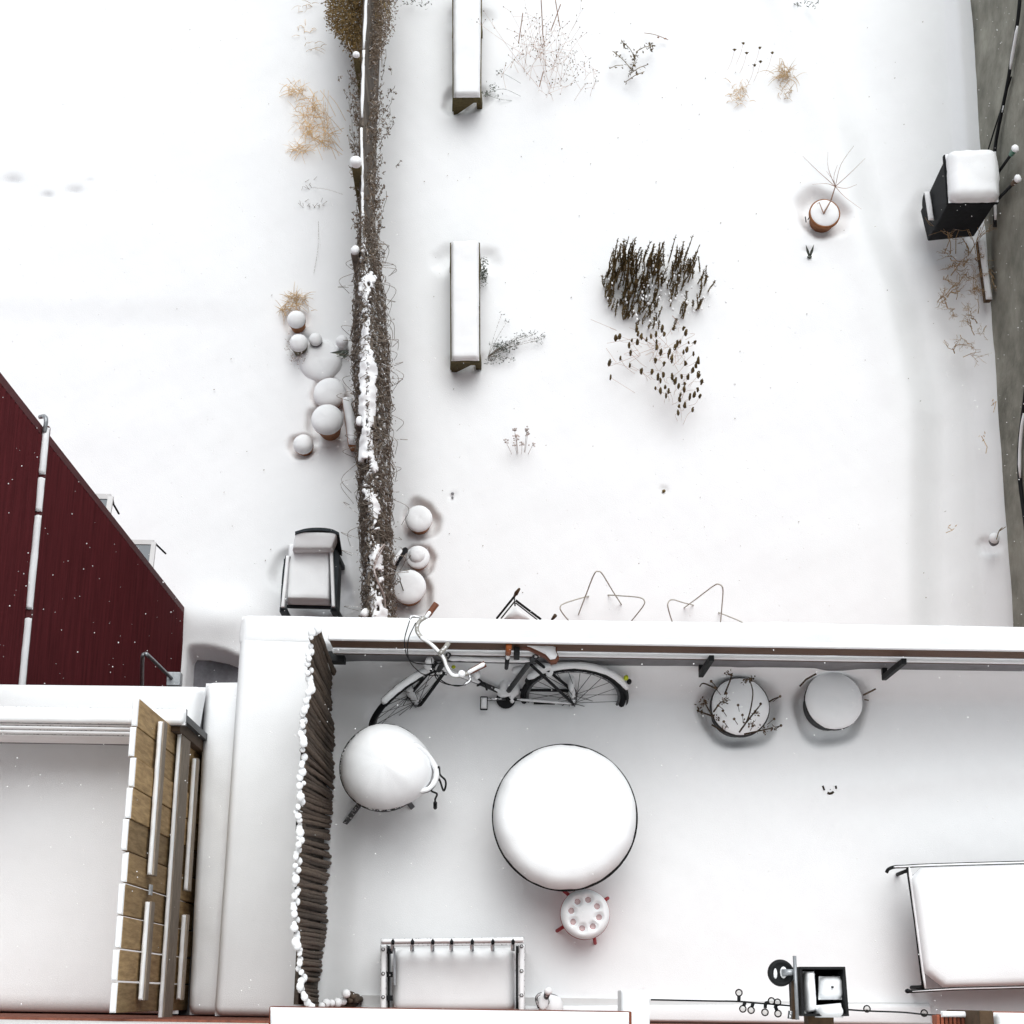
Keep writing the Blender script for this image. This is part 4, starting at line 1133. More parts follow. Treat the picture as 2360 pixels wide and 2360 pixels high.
pl_ = plant('dotted_perennial', 'loose group of seven tiny dark seed heads at the upper right', 'plant', 1740, 120)
st = MB()
for (x, y) in [(1693, 115), (1713, 100), (1721, 122), (1751, 110), (1780, 122), (1753, 142), (1739, 150)]:
    p = P(x, y, G + .4); st.tube(curve([P(x - 16, y + 46, G), P(x - 7, y + 26, G + .2), p], 3), .0016, 4, cap=False)
    m_ = MB(); m_.blob(p, .016, .014, .016, 8, 6, .5, 40); m_.leaf(p, (1, .3, .2), .03, .012); m_.leaf(p, (-1, .2, .2), .03, .012); m_.build('seed_head', DSEED, pl_)
tag(st.build('stems', TSTEM, pl_), kind='stuff')

for (x, y, sp, n_, l, nm, lab) in [(1808, 172, 22, 70, .17, 'grass_tuft', 'golden curled grass tuft right of the dotted seed heads'), (1702, 218, 30, 55, .10, 'grass_tuft', 'flat pale grass patch left of the golden tuft'), (1812, 214, 20, 22, .1, 'grass_tuft', 'thin pale grass just below the golden tuft')]:
    mb = MB(); grass_tuft(mb, x, y, sp, n_, l)
    tag(one(mb, nm, TGRASS, lab, 'grass', 'dry grass tufts in the yard'))
# grasses left of the fence
mb = MB()
for (x, y, sp, n_) in [(683, 208, 22, 42), (718, 240, 20, 34), (700, 275, 26, 30), (715, 305, 20, 46), (692, 345, 14, 40), (735, 270, 26, 20), (748, 320, 20, 20)]: grass_tuft(mb, x, y, sp, n_, .16)
for i in range(26):
    p = P(random.uniform(740, 800), random.uniform(260, 370), G + .1); q = P(random.uniform(690, 760), random.uniform(200, 350), G + .25); mb.tube(curve([p, p.lerp(q, .5) + Vector((0, 0, .08)), q], 3), .0025, 4, cap=False)
one(mb, 'tall_grass', TGRASS, 'tall arching tan grass leaning out left of the fence', 'grass')
mb = MB(); grass_tuft(mb, 685, 695, 22, 80, .15); grass_tuft(mb, 655, 715, 12, 30, .13)
one(mb, 'grass_tuft', TGRASS, 'orange brown grass tuft behind the topmost left terracotta pot', 'grass', 'dry grass tufts in the yard')
for (x, y, lab) in [(702, 70, 'tiny orange grass wisp near the top left of the fence'), (718, 108, 'second tiny orange grass wisp below the first near the brown shrub'), (708, 17, 'pale grass wisp at the very top beside the brown shrub')]:
    mb = MB(); grass_tuft(mb, x, y, 16, 9, .10, .04, .2); one(mb, 'grass_wisp', TGRASS, lab, 'grass', 'dry grass tufts in the yard')
mb = MB()
for (x, y) in [(712, 425), (715, 436), (700, 470), (725, 478), (735, 470), (715, 476)]:
    for k in range(4): p = P(x + random.gauss(0, 8), y + random.gauss(0, 5), G); mb.tube([p, p + Vector((random.uniform(-.06, .06), random.uniform(-.04, .04), .05))], .0022, 4)
mb.tube(curve([P(720, 432, G + .02), P(755, 437, G + .12), P(790, 448, G + .1)], 4), .0018, 4); mb.tube(curve([P(734, 510, G + .01), P(733, 570, G + .04), P(723, 630, G + .01)], 4), .0022, 4)
one(mb, 'buried_twigs', VINE, 'faint grey twigs poking through snow left of the fence', 'twig')

# shrub beside the second bench
pl_ = plant('sage_plant', 'grey green sage plant sprawling from the right foot of the middle bench', 'plant', 1165, 805)
st = MB(); lf = MB()
for (x, y, sp, n_) in [(1155, 802, 14, 150), (1170, 797, 14, 90), (1190, 790, 10, 26), (1195, 775, 7, 14), (1213, 772, 9, 20), (1232, 770, 6, 12), (1237, 785, 8, 22), (1252, 775, 6, 14), (1130, 832, 9, 36), (1160, 832, 10, 24), (1143, 822, 10, 22), (1182, 828, 6, 8), (1168, 742, 6, 8), (1156, 724, 5, 4)]:
    for k in range(n_):
        p = P(x + random.gauss(0, sp * .7), y + random.gauss(0, sp * .5), G + random.uniform(.0, .14)); lf.leaf(p, (random.gauss(.4, 1), random.gauss(.2, 1), random.uniform(0, 1)), random.uniform(.018, .04), random.uniform(.007, .013))
    A = P(1125, 822, G); B = P(x, y, G + .08); st.tube(curve([A, A.lerp(B, .5) + Vector((0, 0, .06)), B], 3), .0028, 4, cap=False)
tag(st.build('stems', VINE, pl_), kind='stuff'); tag(lf.build('leaves', GREENL, pl_), kind='stuff')
pl_ = plant('leafy_sprig', 'dark green leafy sprig tucked against the right side of the middle bench', 'plant', 1115, 628)
lf = MB()
for k in range(150): lf.leaf(P(1112 + random.gauss(0, 5), 630 + random.gauss(0, 16), G + random.uniform(0, .16)), (random.gauss(.6, 1), random.gauss(0, 1), random.uniform(0, 1)), random.uniform(.02, .045), .014)
tag(lf.build('leaves', GREENL, pl_), kind='stuff')
pl_ = plant('leafy_sprig', 'small green sprigs by the near end of the top bench', 'plant', 1135, 205)
lf = MB()
for (x, y, n_) in [(1137, 200, 22), (1152, 165, 12), (1120, 216, 30), (1150, 220, 8)]:
    for k in range(n_): lf.leaf(P(x + random.gauss(0, 5), y + random.gauss(0, 4), G + random.uniform(0, .12)), (random.gauss(0, 1), random.gauss(0, 1), random.uniform(0, 1)), random.uniform(.02, .035), .014)
lf.tube(curve([P(1120, 216, G), P(1160, 205, G + .1), P(1200, 222, G + .04)], 4), .0022, 4); lf.tube(curve([P(1120, 218, G), P(1150, 228, G + .06), P(1180, 232, G + .02)], 4), .0022, 4)
lf.tube(curve([P(1152, 165, G), P(1180, 180, G + .1), P(1200, 192, G + .04)], 4), .0018, 4)
tag(lf.build('leaves', GREENL, pl_), kind='stuff')

# sedum with frosted heads
pl_ = plant('frosted_sedum', 'pale frosted flower heads standing in snow below the middle bench', 'plant', 1198, 1030)
for (x, y, n_) in [(1186, 990, 5), (1190, 1004, 4), (1214, 988, 4), (1216, 1000, 4), (1166, 1018, 3), (1186, 1026, 3), (1203, 1023, 4), (1228, 1025, 3), (1190, 1014, 2)]:
    m_ = MB(); p = P(x, y, G + .22)
    for k in range(n_ * 3): m_.blob(p + Vector((random.gauss(0, .013), random.gauss(0, .012), random.gauss(0, .006))), .009, .009, .007, 7, 4, .3, 40)
    m_.build('flower_head', PSEED, pl_, True)
    m_ = MB(); m_.tube([p, P(1200 + (x - 1200) * .55, 1050, G - .02)], .0026, 4); m_.build('stem', PSEED, pl_)

# small leaf pair near sapling pot
mb = MB()
for (x2, y2) in ((1857, 563), (1876, 563)):
    A = P(1866, 594, G); B = P(x2, y2, G + .16)
    d = (B - A); s_ = Vector((.016, 0, 0))
    mb.add([A - s_ * .6, A + s_ * .6, A.lerp(B, .5) + s_, B, A.lerp(B, .5) - s_, A.lerp(B, .5) + Vector((0, -.012, .006))], [(0, 1, 5), (1, 2, 5), (2, 3, 5), (3, 4, 5), (4, 0, 5)])
mb.blob(P(1866, 592, G + .02), .03, .02, .02, 8, 5, .3, 20)
one(mb, 'sprout', GREENL, 'dark green two leafed sprout below the sapling pot', 'plant')

# bare shrub at the concrete wall
pl_ = plant('bare_shrub', 'bare tan branched shrub below the bin against the concrete wall', 'shrub', 2240, 640)
mb = MB()


def branch(p, d, L, r, dep):
    q = p + d * L; m_ = p.lerp(q, .5) + Vector((random.gauss(0, .02), random.gauss(0, .02), random.gauss(0, .02)))
    mb.tube([p, m_, q], [r, r * .85, r * .7], 5 if r > .004 else 4, cap=False)
    if dep <= 0: return
    for i in range(random.choice([2, 2, 3])):
        nd = (d + Vector((random.gauss(0, .55), random.gauss(0, .55), random.gauss(0, .35)))).normalized()
        branch(p.lerp(q, random.uniform(.4, 1)), nd, L * random.uniform(.6, .9), r * .68, dep - 1)


for (x, y, n_, dep) in [(2215, 600, 4, 3), (2245, 605, 4, 3), (2205, 700, 3, 3), (2240, 660, 3, 3), (2250, 740, 3, 3), (2205, 815, 3, 2), (2180, 690, 3, 2), (2275, 615, 2, 3), (2165, 640, 2, 2), (2225, 770, 2, 3)]:
    for k in range(n_):
        b = P(x + random.gauss(0, 14), y + random.gauss(0, 14), G)
        branch(b, Vector((random.gauss(0, .8), random.gauss(.2, .8), random.uniform(.35, 1))).normalized(), random.uniform(.10, .20), random.uniform(.0035, .0075), dep)
for k in range(6): branch(P(2235 + random.gauss(0, 30), 585, G + .05), Vector((random.gauss(0, .25), .6, .5)).normalized(), .3, .005, 2)
tag(mb.build('branches', BARK, pl_), kind='stuff')
mb = MB()
for (pts) in ([(2285, 935), (2296, 925), (2290, 950)], [(2262, 1005), (2275, 1030), (2272, 1045)], [(2185, 1215), (2195, 1222), (2180, 1228)]):
    mb.tube([P(x, y, G + .04 + .05 * i) for i, (x, y) in enumerate(pts)], .004, 5)
    for k in range(4): mb.leaf(P(pts[0][0] + random.gauss(0, 6), pts[0][1] + random.gauss(0, 8), G + .05), (random.gauss(0, 1), 1, .5), .04, .012)
one(mb, 'wall_twigs', BARK, 'few tan twigs in the snow along the concrete wall', 'twig')
sl_ = thing('snow_capped_stone', 'small snow capped stone with a twig at the foot of the concrete wall', 'stone', P(2290, 1245, G))
MB().blob(P(2290, 1247, G + .03), .05, .05, .06, 12, 8, .25, 12).build('stone', GREYS, sl_, True)
MB().blob(P(2291, 1240, G + .08), .055, .06, .045, 12, 8, .15, 12).build('snow_cap', SNOW, sl_, True)
mb = MB(); mb.tube(curve([P(2296, 1245, G + .1), P(2302, 1225, G + .25), P(2310, 1216, G + .3)], 4), .005, 5); mb.tube([P(2302, 1225, G + .25), P(2318, 1214, G + .27)], .004, 5); mb.build('twig', DSTEM, sl_)
mb = MB(); p = P(1530, 1132, G + .02); mb.blob(p, .02, .018, .025, 10, 6, .4, 20); one(mb, 'buried_stub', DSTEM, 'single dark stub poking out of the bare snow below the seed heads', 'stub')
mb = MB(); mb.blob(P(1043, 1147, G + .01), .015, .012, .015, 10, 6, .3, 20); mb.blob(P(1043, 1138, G + .01), .02, .016, .01, 10, 6, .3, 20); one(mb, 'buried_stub', GREYS, 'tiny grey stub above the topmost pot right of the fence', 'stub')
# plant in the fence pots
pl_ = plant('frosted_sprigs', 'frosted grey sprigs hanging below the olive brown pot', 'plant', 690, 830)
mb = MB()
for k in range(60): mb.leaf(P(random.choice([672, 690, 696, 684]) + random.gauss(0, 5), 826 + random.gauss(0, 8), G + random.uniform(.08, .2)), (random.gauss(0, 1), random.gauss(0, 1), .3), .03, .012)
for k in range(26): mb.leaf(P(668 + random.gauss(0, 5), 800 + random.gauss(0, 10), G + random.uniform(.1, .25)), (-1, random.gauss(0, 1), .3), .03, .008)
tag(mb.build('leaves', PSEED, pl_), kind='stuff')
pl_ = plant('dark_agave', 'dark pointed leaves poking out of the vine by the left pots', 'plant', 785, 812)
for (x, y) in ((760, 813), (775, 822), (786, 828)):
    A = P(805, 812, G + .25); B = P(x, y, G + .3); m_ = MB(); s_ = Vector((0, .03, 0))
    m_.add([A - s_, A + s_, A.lerp(B, .5) + s_ * .8, B, A.lerp(B, .5) - s_ * .8, A.lerp(B, .5) + Vector((0, 0, -.02))], [(0, 5, 1), (1, 5, 2), (2, 5, 3), (3, 5, 4), (4, 5, 0)]); m_.build('leaf', GREENL, pl_)

# dead stems along the top edge
mb = MB()
for (x, y, n_) in [(1850, 8, 20), (1880, 12, 10), (945, 6, 14), (975, 10, 14)]:
    for k in range(n_): mb.leaf(P(x + random.gauss(0, 14), y + random.gauss(0, 5), G + random.uniform(.02, .15)), (random.gauss(0, 1), random.gauss(0, 1), .4), .05, .012)
one(mb, 'edge_growth', GREENL, 'faint grey growth just showing at the top edge', 'plant')

# ------------------------------------------------------------------ yard furniture
# plastic armchair
aS = G + .42; aA = G + .64; aB = G + .86
ac = thing('garden_armchair', 'dark slatted garden armchair deep in snow left of the vine fence', 'armchair', P(716, 1345, G))
sl0, sl1, sl2, sl3 = P(659, 1400, aS), P(768, 1403, aS), P(769, 1275, aS), P(664, 1273, aS)
dn_ = Vector((0, 0, -.05))
MB().hexa([sl0 + dn_, sl1 + dn_, sl2 + dn_, sl3 + dn_], [sl0, sl1, sl2, sl3]).build('seat', GREYP, ac, bevel=.008)
snow_slab(MB(), sl0 + Vector((.01, .03, .001)), sl1 + Vector((-.01, .03, .001)), sl2 + Vector((-.01, .06, .001)), sl3 + Vector((.01, .06, .001)), .21, .035, .04, .012, 5).build('seat_snow', SNOW, ac, True)
bk = curve([P(680, 1228, aB), P(705, 1221, aB + .02), P(735, 1219, aB + .02), P(763, 1222, aB + .01), P(781, 1230, aB)], 5)
V = []; F = []
for i, p in enumerate(bk):
    q = Vector((p.x, p.y - .10, aS - .02))
    for d_ in (Vector((0, .014, 0)), Vector((0, -.014, 0))): V += [p + d_, q + d_]
for i in range(len(bk) - 1):
    a = i * 4; F += [(a, a + 4, a + 5, a + 1), (a + 2, a + 3, a + 7, a + 6), (a, a + 2, a + 6, a + 4)]
MB().add(V, F).build('backrest', GREYP, ac)
c0_, c1_ = P(674, 1268, G + .74), P(766, 1268, G + .74); c2_, c3_ = P(780, 1229, aB - .05), P(682, 1227, aB - .05)
snow_slab(MB(), c0_, c1_, c2_, c3_, .05, .02, .03, .010, 6, skirt=.12).build('back_snow', SNOW, ac, True)
for pts in ([(664, 1282), (658, 1310), (654, 1360), (652, 1404)], [(764, 1266), (776, 1283), (774, 1330), (769, 1403)]):
    W = curve([P(x, y, aA) for x, y in pts], 5); left = pts[0][0] < 700
    ar = MB()
    for i in range(len(W) - 1): ar.beam(W[i], W[i + 1] + (W[i + 1] - W[i]) * .05, .05, .03)
    a_ = ar.build('armrest', GREYP, ac)
    o = Vector((.03 if left else -.028, 0, .018)); m_ = MB()
    for i in range(len(W) - 1): m_.beam(W[i] + o * .35, W[i + 1] + o * .35, .046, .03)
    snow_slab(MB(), W[-1] + Vector((-.019, .01, .015)), W[-1] + Vector((.019, .01, .015)), W[0] + Vector((.019, 0, .015)), W[0] + Vector((-.019, 0, .015)), .03, .010, .03, .008, 9).build('snow', SNOW, a_, True)
    for (v, nm) in ((W[-1], 'leg'), (W[2], 'leg')):
        MB().beam(v + Vector((0, 0, -.016)), (v.x + (-.015 if left else .015), v.y + .02, G - .12), .07, .05, (0, 1, 0)).build('leg', GREYP, ac, bevel=.004)
    if not left:
        m_ = MB(); a, b = W[2], W[-1]
        m_.hexa([Vector((a.x + .0, b.y + .02, G + .05)), Vector((a.x + .03, b.y + .02, G + .05)), Vector((a.x + .03, a.y, G + .05)), Vector((a.x, a.y, G + .05))], [b + Vector((-.01, .02, -.02)), b + Vector((.02, .02, -.02)), a + Vector((.02, 0, -.02)), a + Vector((-.01, 0, -.02))]).build('side_panel', GREYP, ac)

# butterfly chair frames
def wire_chair(loops, label):
    c = P(sum(l[0][0] for l in loops) / len(loops), 1400, G)
    t = thing('butterfly_chair', label, 'chair', (c.x, c.y, G), 'bare wire butterfly chairs')
    for l in loops:
        pts = curve([P(x, y, G + z) for x, y, z in l], 7)
        MB().tube(pts, .0068, 6).build('wire_loop', WIRE, t, True)
    return t


wire_chair([[(1331, 1422, -.05), (1350, 1372, .45), (1369, 1324, .86), (1379, 1317, .90), (1389, 1324, .86), (1412, 1362, .42), (1434, 1396, -.02)],
            [(1360, 1373, -.02), (1330, 1381, .3), (1300, 1391, .62), (1291, 1399, .66), (1295, 1411, .62), (1312, 1432, .4), (1330, 1450, -.05)],
            [(1398, 1371, -.02), (1430, 1373, .3), (1473, 1377, .62), (1485, 1385, .66), (1482, 1397, .62), (1458, 1428, .4), (1440, 1450, -.05)]],
           'bare wire butterfly chair frame, left of two behind the parapet')
wire_chair([[(1575, 1402, -.02), (1605, 1380, .4), (1645, 1350, .86), (1658, 1347, .9), (1666, 1358, .86), (1664, 1395, .45), (1660, 1440, -.02)],
            [(1600, 1395, -.02), (1575, 1389, .3), (1550, 1382, .62), (1540, 1389, .66), (1540, 1402, .62), (1549, 1432, .4), (1560, 1455, -.05)],
            [(1655, 1411, -.02), (1680, 1421, .3), (1708, 1433, .6), (1716, 1442, .62), (1712, 1450, .6), (1700, 1460, .3)]],
           'bare wire butterfly chair frame, right of two behind the parapet')
fc = thing('folding_chair', 'dark folding chair frame half buried behind the parapet near the bicycle', 'chair', P(1195, 1400, G))
ftop = P(1186, 1374, G + .8)
mb = MB(); mb.tube([ftop, P(1145, 1425, G + .45)], .012, 6); mb.build('frame_bar', DKMET, fc)
MB().tube([P(1188, 1384, G + .72), P(1155, 1425, G + .42)], .008, 6).build('frame_bar', DKMETD, fc)
MB().tube([P(1189, 1384, G + .72), P(1246, 1427, G + .45)], .012, 6).build('frame_bar', DKMET, fc)
MB().tube([P(1189, 1390, G + .68), P(1238, 1428, G + .42)], .007, 6).build('frame_bar', DKMETD, fc)
MB().tube([P(1185, 1372, G + .78), P(1187, 1396, G + .45)], .008, 6).build('frame_bar', DKMET, fc)
MB().tube([ftop, P(1190, 1367, G + .86), P(1197, 1357, G + .93)], [.010, .022, .012], 8).build('end_cap', BROWNF, fc, True)
MB().tube([P(1272, 1428, G + .6), P(1280, 1418, G + .66)], [.012, .02], 8).build('end_cap', BROWNF, fc, True)
m_ = MB(); A, B, C = P(1189, 1398, G + .5), P(1158, 1430, G + .4), P(1226, 1432, G + .4)
m_.add([A, B, C, A - Vector((0, 0, .06)), B - Vector((0, 0, .06)), C - Vector((0, 0, .06)), (A + B + C) / 3 + Vector((0, 0, .06))], [(0, 1, 6), (1, 2, 6), (2, 0, 6), (0, 3, 4, 1), (1, 4, 5, 2), (2, 5, 3, 0)]); m_.build('seat_snow', SNOW, fc, True)

# black arch put in for the shadow gap between the fence and the pots
hp = curve([P(897, 1348, G + .05), P(903, 1322, G + .18), P(913, 1296, G + .28), P(926, 1277, G + .24), P(934, 1268, G + .1)], 6)
gh = thing('shadow_gap_arch', 'thick black arch standing for the shadow gap between the fence and the right hand pots', 'shade_arch', hp[0])
MB().tube(hp, .032, 10).build('shade_arch', BLACKP, gh, True)
m_ = MB(); snow_on(m_, [p + Vector((-.02, 0, 0)) for p in hp[4:22]], .034, 8, .7, .75); m_.build('snow', SNOW, gh, True)

# ------------------------------------------------------------------ bicycle leaning on the railing
LEAN = math.radians(24)
UPB = Vector((0, math.sin(LEAN), math.cos(LEAN)))
hubR = P(1321, 1607, .04); hubF = P(953, 1612, .04)
bc = thing('bicycle', 'dark upright city bicycle leaning on the railing, half buried in snow', 'bicycle', (hubR.x - .45, hubR.y - .1, FLOOR))


def wheel(hub, fwd, upv, R, a0, a1):
    """upv made perpendicular to fwd; angles from fwd through up"""
    upv = (upv - fwd * upv.dot(fwd)).normalized(); axl = fwd.cross(upv).normalized()
    pt = lambda a, r: hub + fwd * (math.cos(a) * r) + upv * (math.sin(a) * r)
    full = [pt(2 * math.pi * i / 64, R - .018) for i in range(65)]
    ty = MB().tube(full, .019, 8, cap=False).build('tyre', BLACKP, bc, True)
    MB().tube([pt(2 * math.pi * i / 64, R - .045) for i in range(65)], .010, 6, cap=False).build('rim', FROSTM, ty, True)
    sp = MB()
    for i in range(24):
        a = 2 * math.pi * i / 24 + .1; s_ = .03 if i % 2 else -.03
        sp.tube([hub + axl * s_ + fwd * (.02 * math.cos(a + 1.4)) + upv * (.02 * math.sin(a + 1.4)), pt(a, R - .045)], .0019, 4, cap=False)
    tag(sp.build('spokes', DKMET, ty), kind='stuff')
    MB().tube([hub - axl * .05, hub + axl * .05], .022, 10).build('hub', FROSTM, ty, True)
    arcp = [pt(a0 + (a1 - a0) * i / 26, R + .014) for i in range(27)]
    fd = MB()
    V = []; F = []
    for i, p in enumerate(arcp):
        a = a0 + (a1 - a0) * i / 26; rad = (fwd * math.cos(a) + upv * math.sin(a))
        for k in range(7):
            t = -1 + 2 * k / 6; V.append(p + axl * (.029 * t) - rad * (.014 * t * t))
    for i in range(26):
        for k in range(6): F.append((i * 7 + k, i * 7 + k + 1, (i + 1) * 7 + k + 1, (i + 1) * 7 + k))
    fo = MB().add(V, F).build('fender', DKMET, bc, True, solid=.003)
    return pt, arcp, axl, upv, fo


pt, arcR, axR, _, fendR = wheel(hubR, Vector((-1, .02, 0)).normalized(), UPB, .335, math.radians(28), math.radians(184))
m_ = MB(); snow_on(m_, arcR[1:23], .026, 8, .55, .92); m_.build('snow', SNOW, fendR, True)
ST = math.radians(37); UPF = Vector((0, .19, .98))
pt, arcF, axF, _, fendF = wheel(hubF, Vector((-math.cos(ST), -math.sin(ST), 0)), UPF, .335, math.radians(58), math.radians(142))
m_ = MB(); snow_on(m_, arcF[:-1], .025, 8, .5, .92); m_.build('snow', SNOW, fendF, True)
m_ = MB(); snow_on(m_, [hubF + Vector((-math.cos(ST), -math.sin(ST), 0)) * (.325 * math.cos(a)) + (UPF - Vector((-math.cos(ST), -math.sin(ST), 0)) * UPF.dot(Vector((-math.cos(ST), -math.sin(ST), 0)))).normalized() * (.325 * math.sin(a)) for a in [math.radians(8 + 3 * i) for i in range(18)]], .017, 6, .7, .8); m_.build('tyre_snow', SNOW, bc, True)
head0, head1 = P(1028, 1518, .64), P(1014, 1540, .46)
bb = P(1166, 1600, .02); seatc = P(1224, 1523, .58); sadp = P(1236, 1514, .70)
tubes = {'down_tube': [head1, P(1085, 1565, .2), bb], 'top_tube': [head0, P(1125, 1521, .61), seatc], 'seat_tube': [bb, seatc, sadp], 'head_tube': [head1 + (head1 - head0) * .2, head0 + (head0 - head1) * .4]}
for nm, pts in tubes.items():
    pp = curve(pts, 6); o = MB().tube(pp, .0165, 8).build(nm, DKMETD, bc, True)
    if nm in ('top_tube', 'down_tube'):
        m_ = MB(); snow_on(m_, pp, .017, 7, .7, .9, .38 if nm == 'down_tube' else .1); m_.build('snow', SNOW, o, True)
for s_ in (-.05, .05):
    v = Vector((0, s_ * .9, -s_ * .4))
    MB().tube([seatc + v * .6, hubR + v], .0095, 6).build('seat_stay', DKMET, bc, True)
    o = MB().tube([bb + v * .7, hubR + v], .010, 6).build('chain_stay', DKMET, bc, True)
    if s_ < 0: m_ = MB(); snow_on(m_, fine(bb + v * .7, hubR + v, 12), .011, 6, .8, .8, .3); m_.build('snow', SNOW, o, True)
    vf = axF * s_
    MB().tube([head1 + vf * .8, hubF + vf + Vector((.02, 0, .04)), hubF + vf], .011, 6).build('fork_blade', DKMET, bc, True)
MB().tube([bb + Vector((0, -.03, 0)), P(1118, 1612, .06)], .011, 6).build('crank', FROSTM, bc, True)
MB().lathe((bb.x, bb.y - .03, bb.z), [(.01, -.004), (.062, -.004), (.062, .004), (.01, .004)], 28).build('chainring', DKMET, bc)
o = bc.children[-1]; o.matrix_local = Matrix.Translation(Vector((bb.x, bb.y - .03, bb.z)) - ORG[bc.name]) @ Matrix.Rotation(math.radians(62), 4, 'X') @ Matrix.Translation(-(Vector((bb.x, bb.y - .03, bb.z)) - ORG[bc.name]))
pc = P(1116, 1620, .09)
pd = MB().box((pc.x - .026, pc.y - .045, pc.z - .012), (pc.x + .022, pc.y + .04, pc.z + .012)).build('pedal', BLACKP, bc, bevel=.004)
snow_slab(MB(), (pc.x - .020, pc.y - .037, pc.z + .013), (pc.x + .016, pc.y - .037, pc.z + .013), (pc.x + .016, pc.y + .032, pc.z + .013), (pc.x - .020, pc.y + .032, pc.z + .013), .018, .014, .02).build('snow', SNOW, pd, True)
p2 = P(1252, 1621, .015); MB().box((p2.x - .06, p2.y - .006, p2.z - .01), (p2.x + .075, p2.y + .006, p2.z + .008)).build('pedal', DKMET, bc)
# lumps of snow on chain case and hub
m_ = MB()
for (x, y, z, a, b, c_) in [(1164, 1580, .07, .045, .04, .04), (1160, 1597, .06, .05, .035, .03), (1185, 1590, .05, .04, .05, .03), (1317, 1575, .12, .025, .06, .03), (1319, 1597, .08, .024, .045, .03), (1252, 1537, .38, .05, .03, .03), (1266, 1548, .33, .028, .035, .02), (1195, 1545, .3, .04, .03, .03), (1183, 1597, .05, .03, .03, .025), (1180, 1610, .03, .02, .035, .02)]:
    m_.blob(P(x, y, z), a, b, c_, 10, 7, .35, 18)
tag(m_.build('snow_clumps', SNOW, bc, True), kind='stuff')
# saddle
sv = [(1194, 1489), (1215, 1493), (1235, 1502), (1257, 1513), (1270, 1527), (1283, 1525), (1289, 1515), (1284, 1503), (1284, 1489), (1262, 1486), (1235, 1485), (1210, 1484)]
zS = .80
top = [P(x, y, zS) for x, y in sv]; bot = [p + Vector((0, -.008, -.035)) for p in top]; n_ = len(sv)
sd2 = MB(); ctr = sum(top, Vector()) / n_
sd2.add([*top, *bot, ctr + Vector((0, 0, .012))], [(i, (i + 1) % n_, 2 * n_) for i in range(n_)] + [(i, i + n_, (i + 1) % n_ + n_, (i + 1) % n_) for i in range(n_)])
so_ = sd2.build('saddle', LEATH, bc, bevel=.006)
m_ = MB(); inn = [ctr + (p - ctr) * .86 + Vector((.002, .006, .012)) for p in top]; mid = [ctr + (p - ctr) * .68 + Vector((0, .006, .034)) for p in top]
m_.add([*inn, *mid, ctr + Vector((0, .006, .042))], [(i, (i + 1) % n_, (i + 1) % n_ + n_, i + n_) for i in range(n_)] + [(i + n_, (i + 1) % n_ + n_, 2 * n_) for i in range(n_)])
m_.build('snow_cap', SNOW, so_, True)
MB().tube(curve([P(1253, 1481, .82), P(1268, 1474, .84), P(1284, 1479, .83)], 5), .009, 6).build('saddle_spring', LEATH, so_, True)
# handlebar
zH = 1.02
hb = [(996, 1432), (963, 1437), (960, 1455), (984, 1477), (1006, 1496), (1023, 1517), (1031, 1539), (1046, 1556), (1062, 1557), (1078, 1552)]
hb = [(985, 1420), (966, 1433), (961, 1452), (972, 1470), (990, 1482), (1006, 1497), (1022, 1516), (1031, 1540), (1043, 1556), (1060, 1557), (1080, 1551)]
hp = curve([P(x, y, zH - .012 * max(0, i - 4)) for i, (x, y) in enumerate(hb)], 5)
o = MB().tube(hp, .0125, 10).build('handlebar', BAR, bc, True)
m_ = MB(); snow_on(m_, hp[14:-2], .011, 7, .55, .9, .2); m_.build('snow', SNOW, o, True)
MB().tube([P(1013, 1507, zH), P(1026, 1493, zH - .01), P(1034, 1481, zH - .01)], .014, 8).build('stem', BAR, bc, True)
MB().tube([P(1014, 1507, zH - .01), head0], .013, 8).build('stem', BAR, bc, True)
for (a, b, sn) in (((984, 1421), (1006, 1391), .35), ((1082, 1549), (1118, 1530), 1.0)):
    zg_ = zH if sn < .9 else zH - .075; A, B = P(*a, zg_), P(*b, zg_); g = MB().tube(fine(A, B, 4), [.015, .0185, .0175, .0185, .019], 10).build('grip', LEATH, bc, True)
    m_ = MB(); snow_on(m_, fine(A - (B - A) * .12, A.lerp(B, sn), 8), .016, 7, .65, .8); m_.build('snow', SNOW, g, True)
for pts in ([(975, 1424), (950, 1420), (945, 1427)], [(1080, 1552), (1084, 1567), (1070, 1578)]):
    o = MB().tube(curve([P(x, y, zH - .01 if y < 1500 else zH - .08) for x, y in pts], 4), .008, 6).build('brake_lever', FROSTM, bc, True)
MB().blob(P(1064, 1553, zH - .045), .022, .022, .02, 14, 8).build('bell', SNOW, bc, True)
for pts in ([(944, 1430, zH), (932, 1480, 1.0), (945, 1522, .8), (985, 1531, .65), (1018, 1528, .6)], [(958, 1435, zH), (941, 1475, .99), (942, 1518, .8), (962, 1545, .6), (985, 1556, .5), (1030, 1555, .42)],
            [(1072, 1578, zH - .09), (1050, 1581, .85), (1020, 1570, .75), (1000, 1545, .7), (994, 1518, .66)], [(1064, 1580, .88), (1030, 1577, .75), (1005, 1562, .65), (1002, 1530, .6)]):
    MB().tube(curve([P(*q) for q in pts], 7), .0032, 5).build('cable', DKMET, bc, True)
p = P(1443, 1562, .26); MB().blob(p, .016, .018, .026, 12, 8).build('reflector', YELLOW, bc, True)
p = P(1450, 1571, .23); MB().blob(p, .016, .018, .03, 12, 8).build('tail_lamp', DKMET, bc, True)
p = P(1045, 1537, .36); MB().blob(p, .014, .012, .012, 12, 8).build('reflector', YELLOW, bc, True)
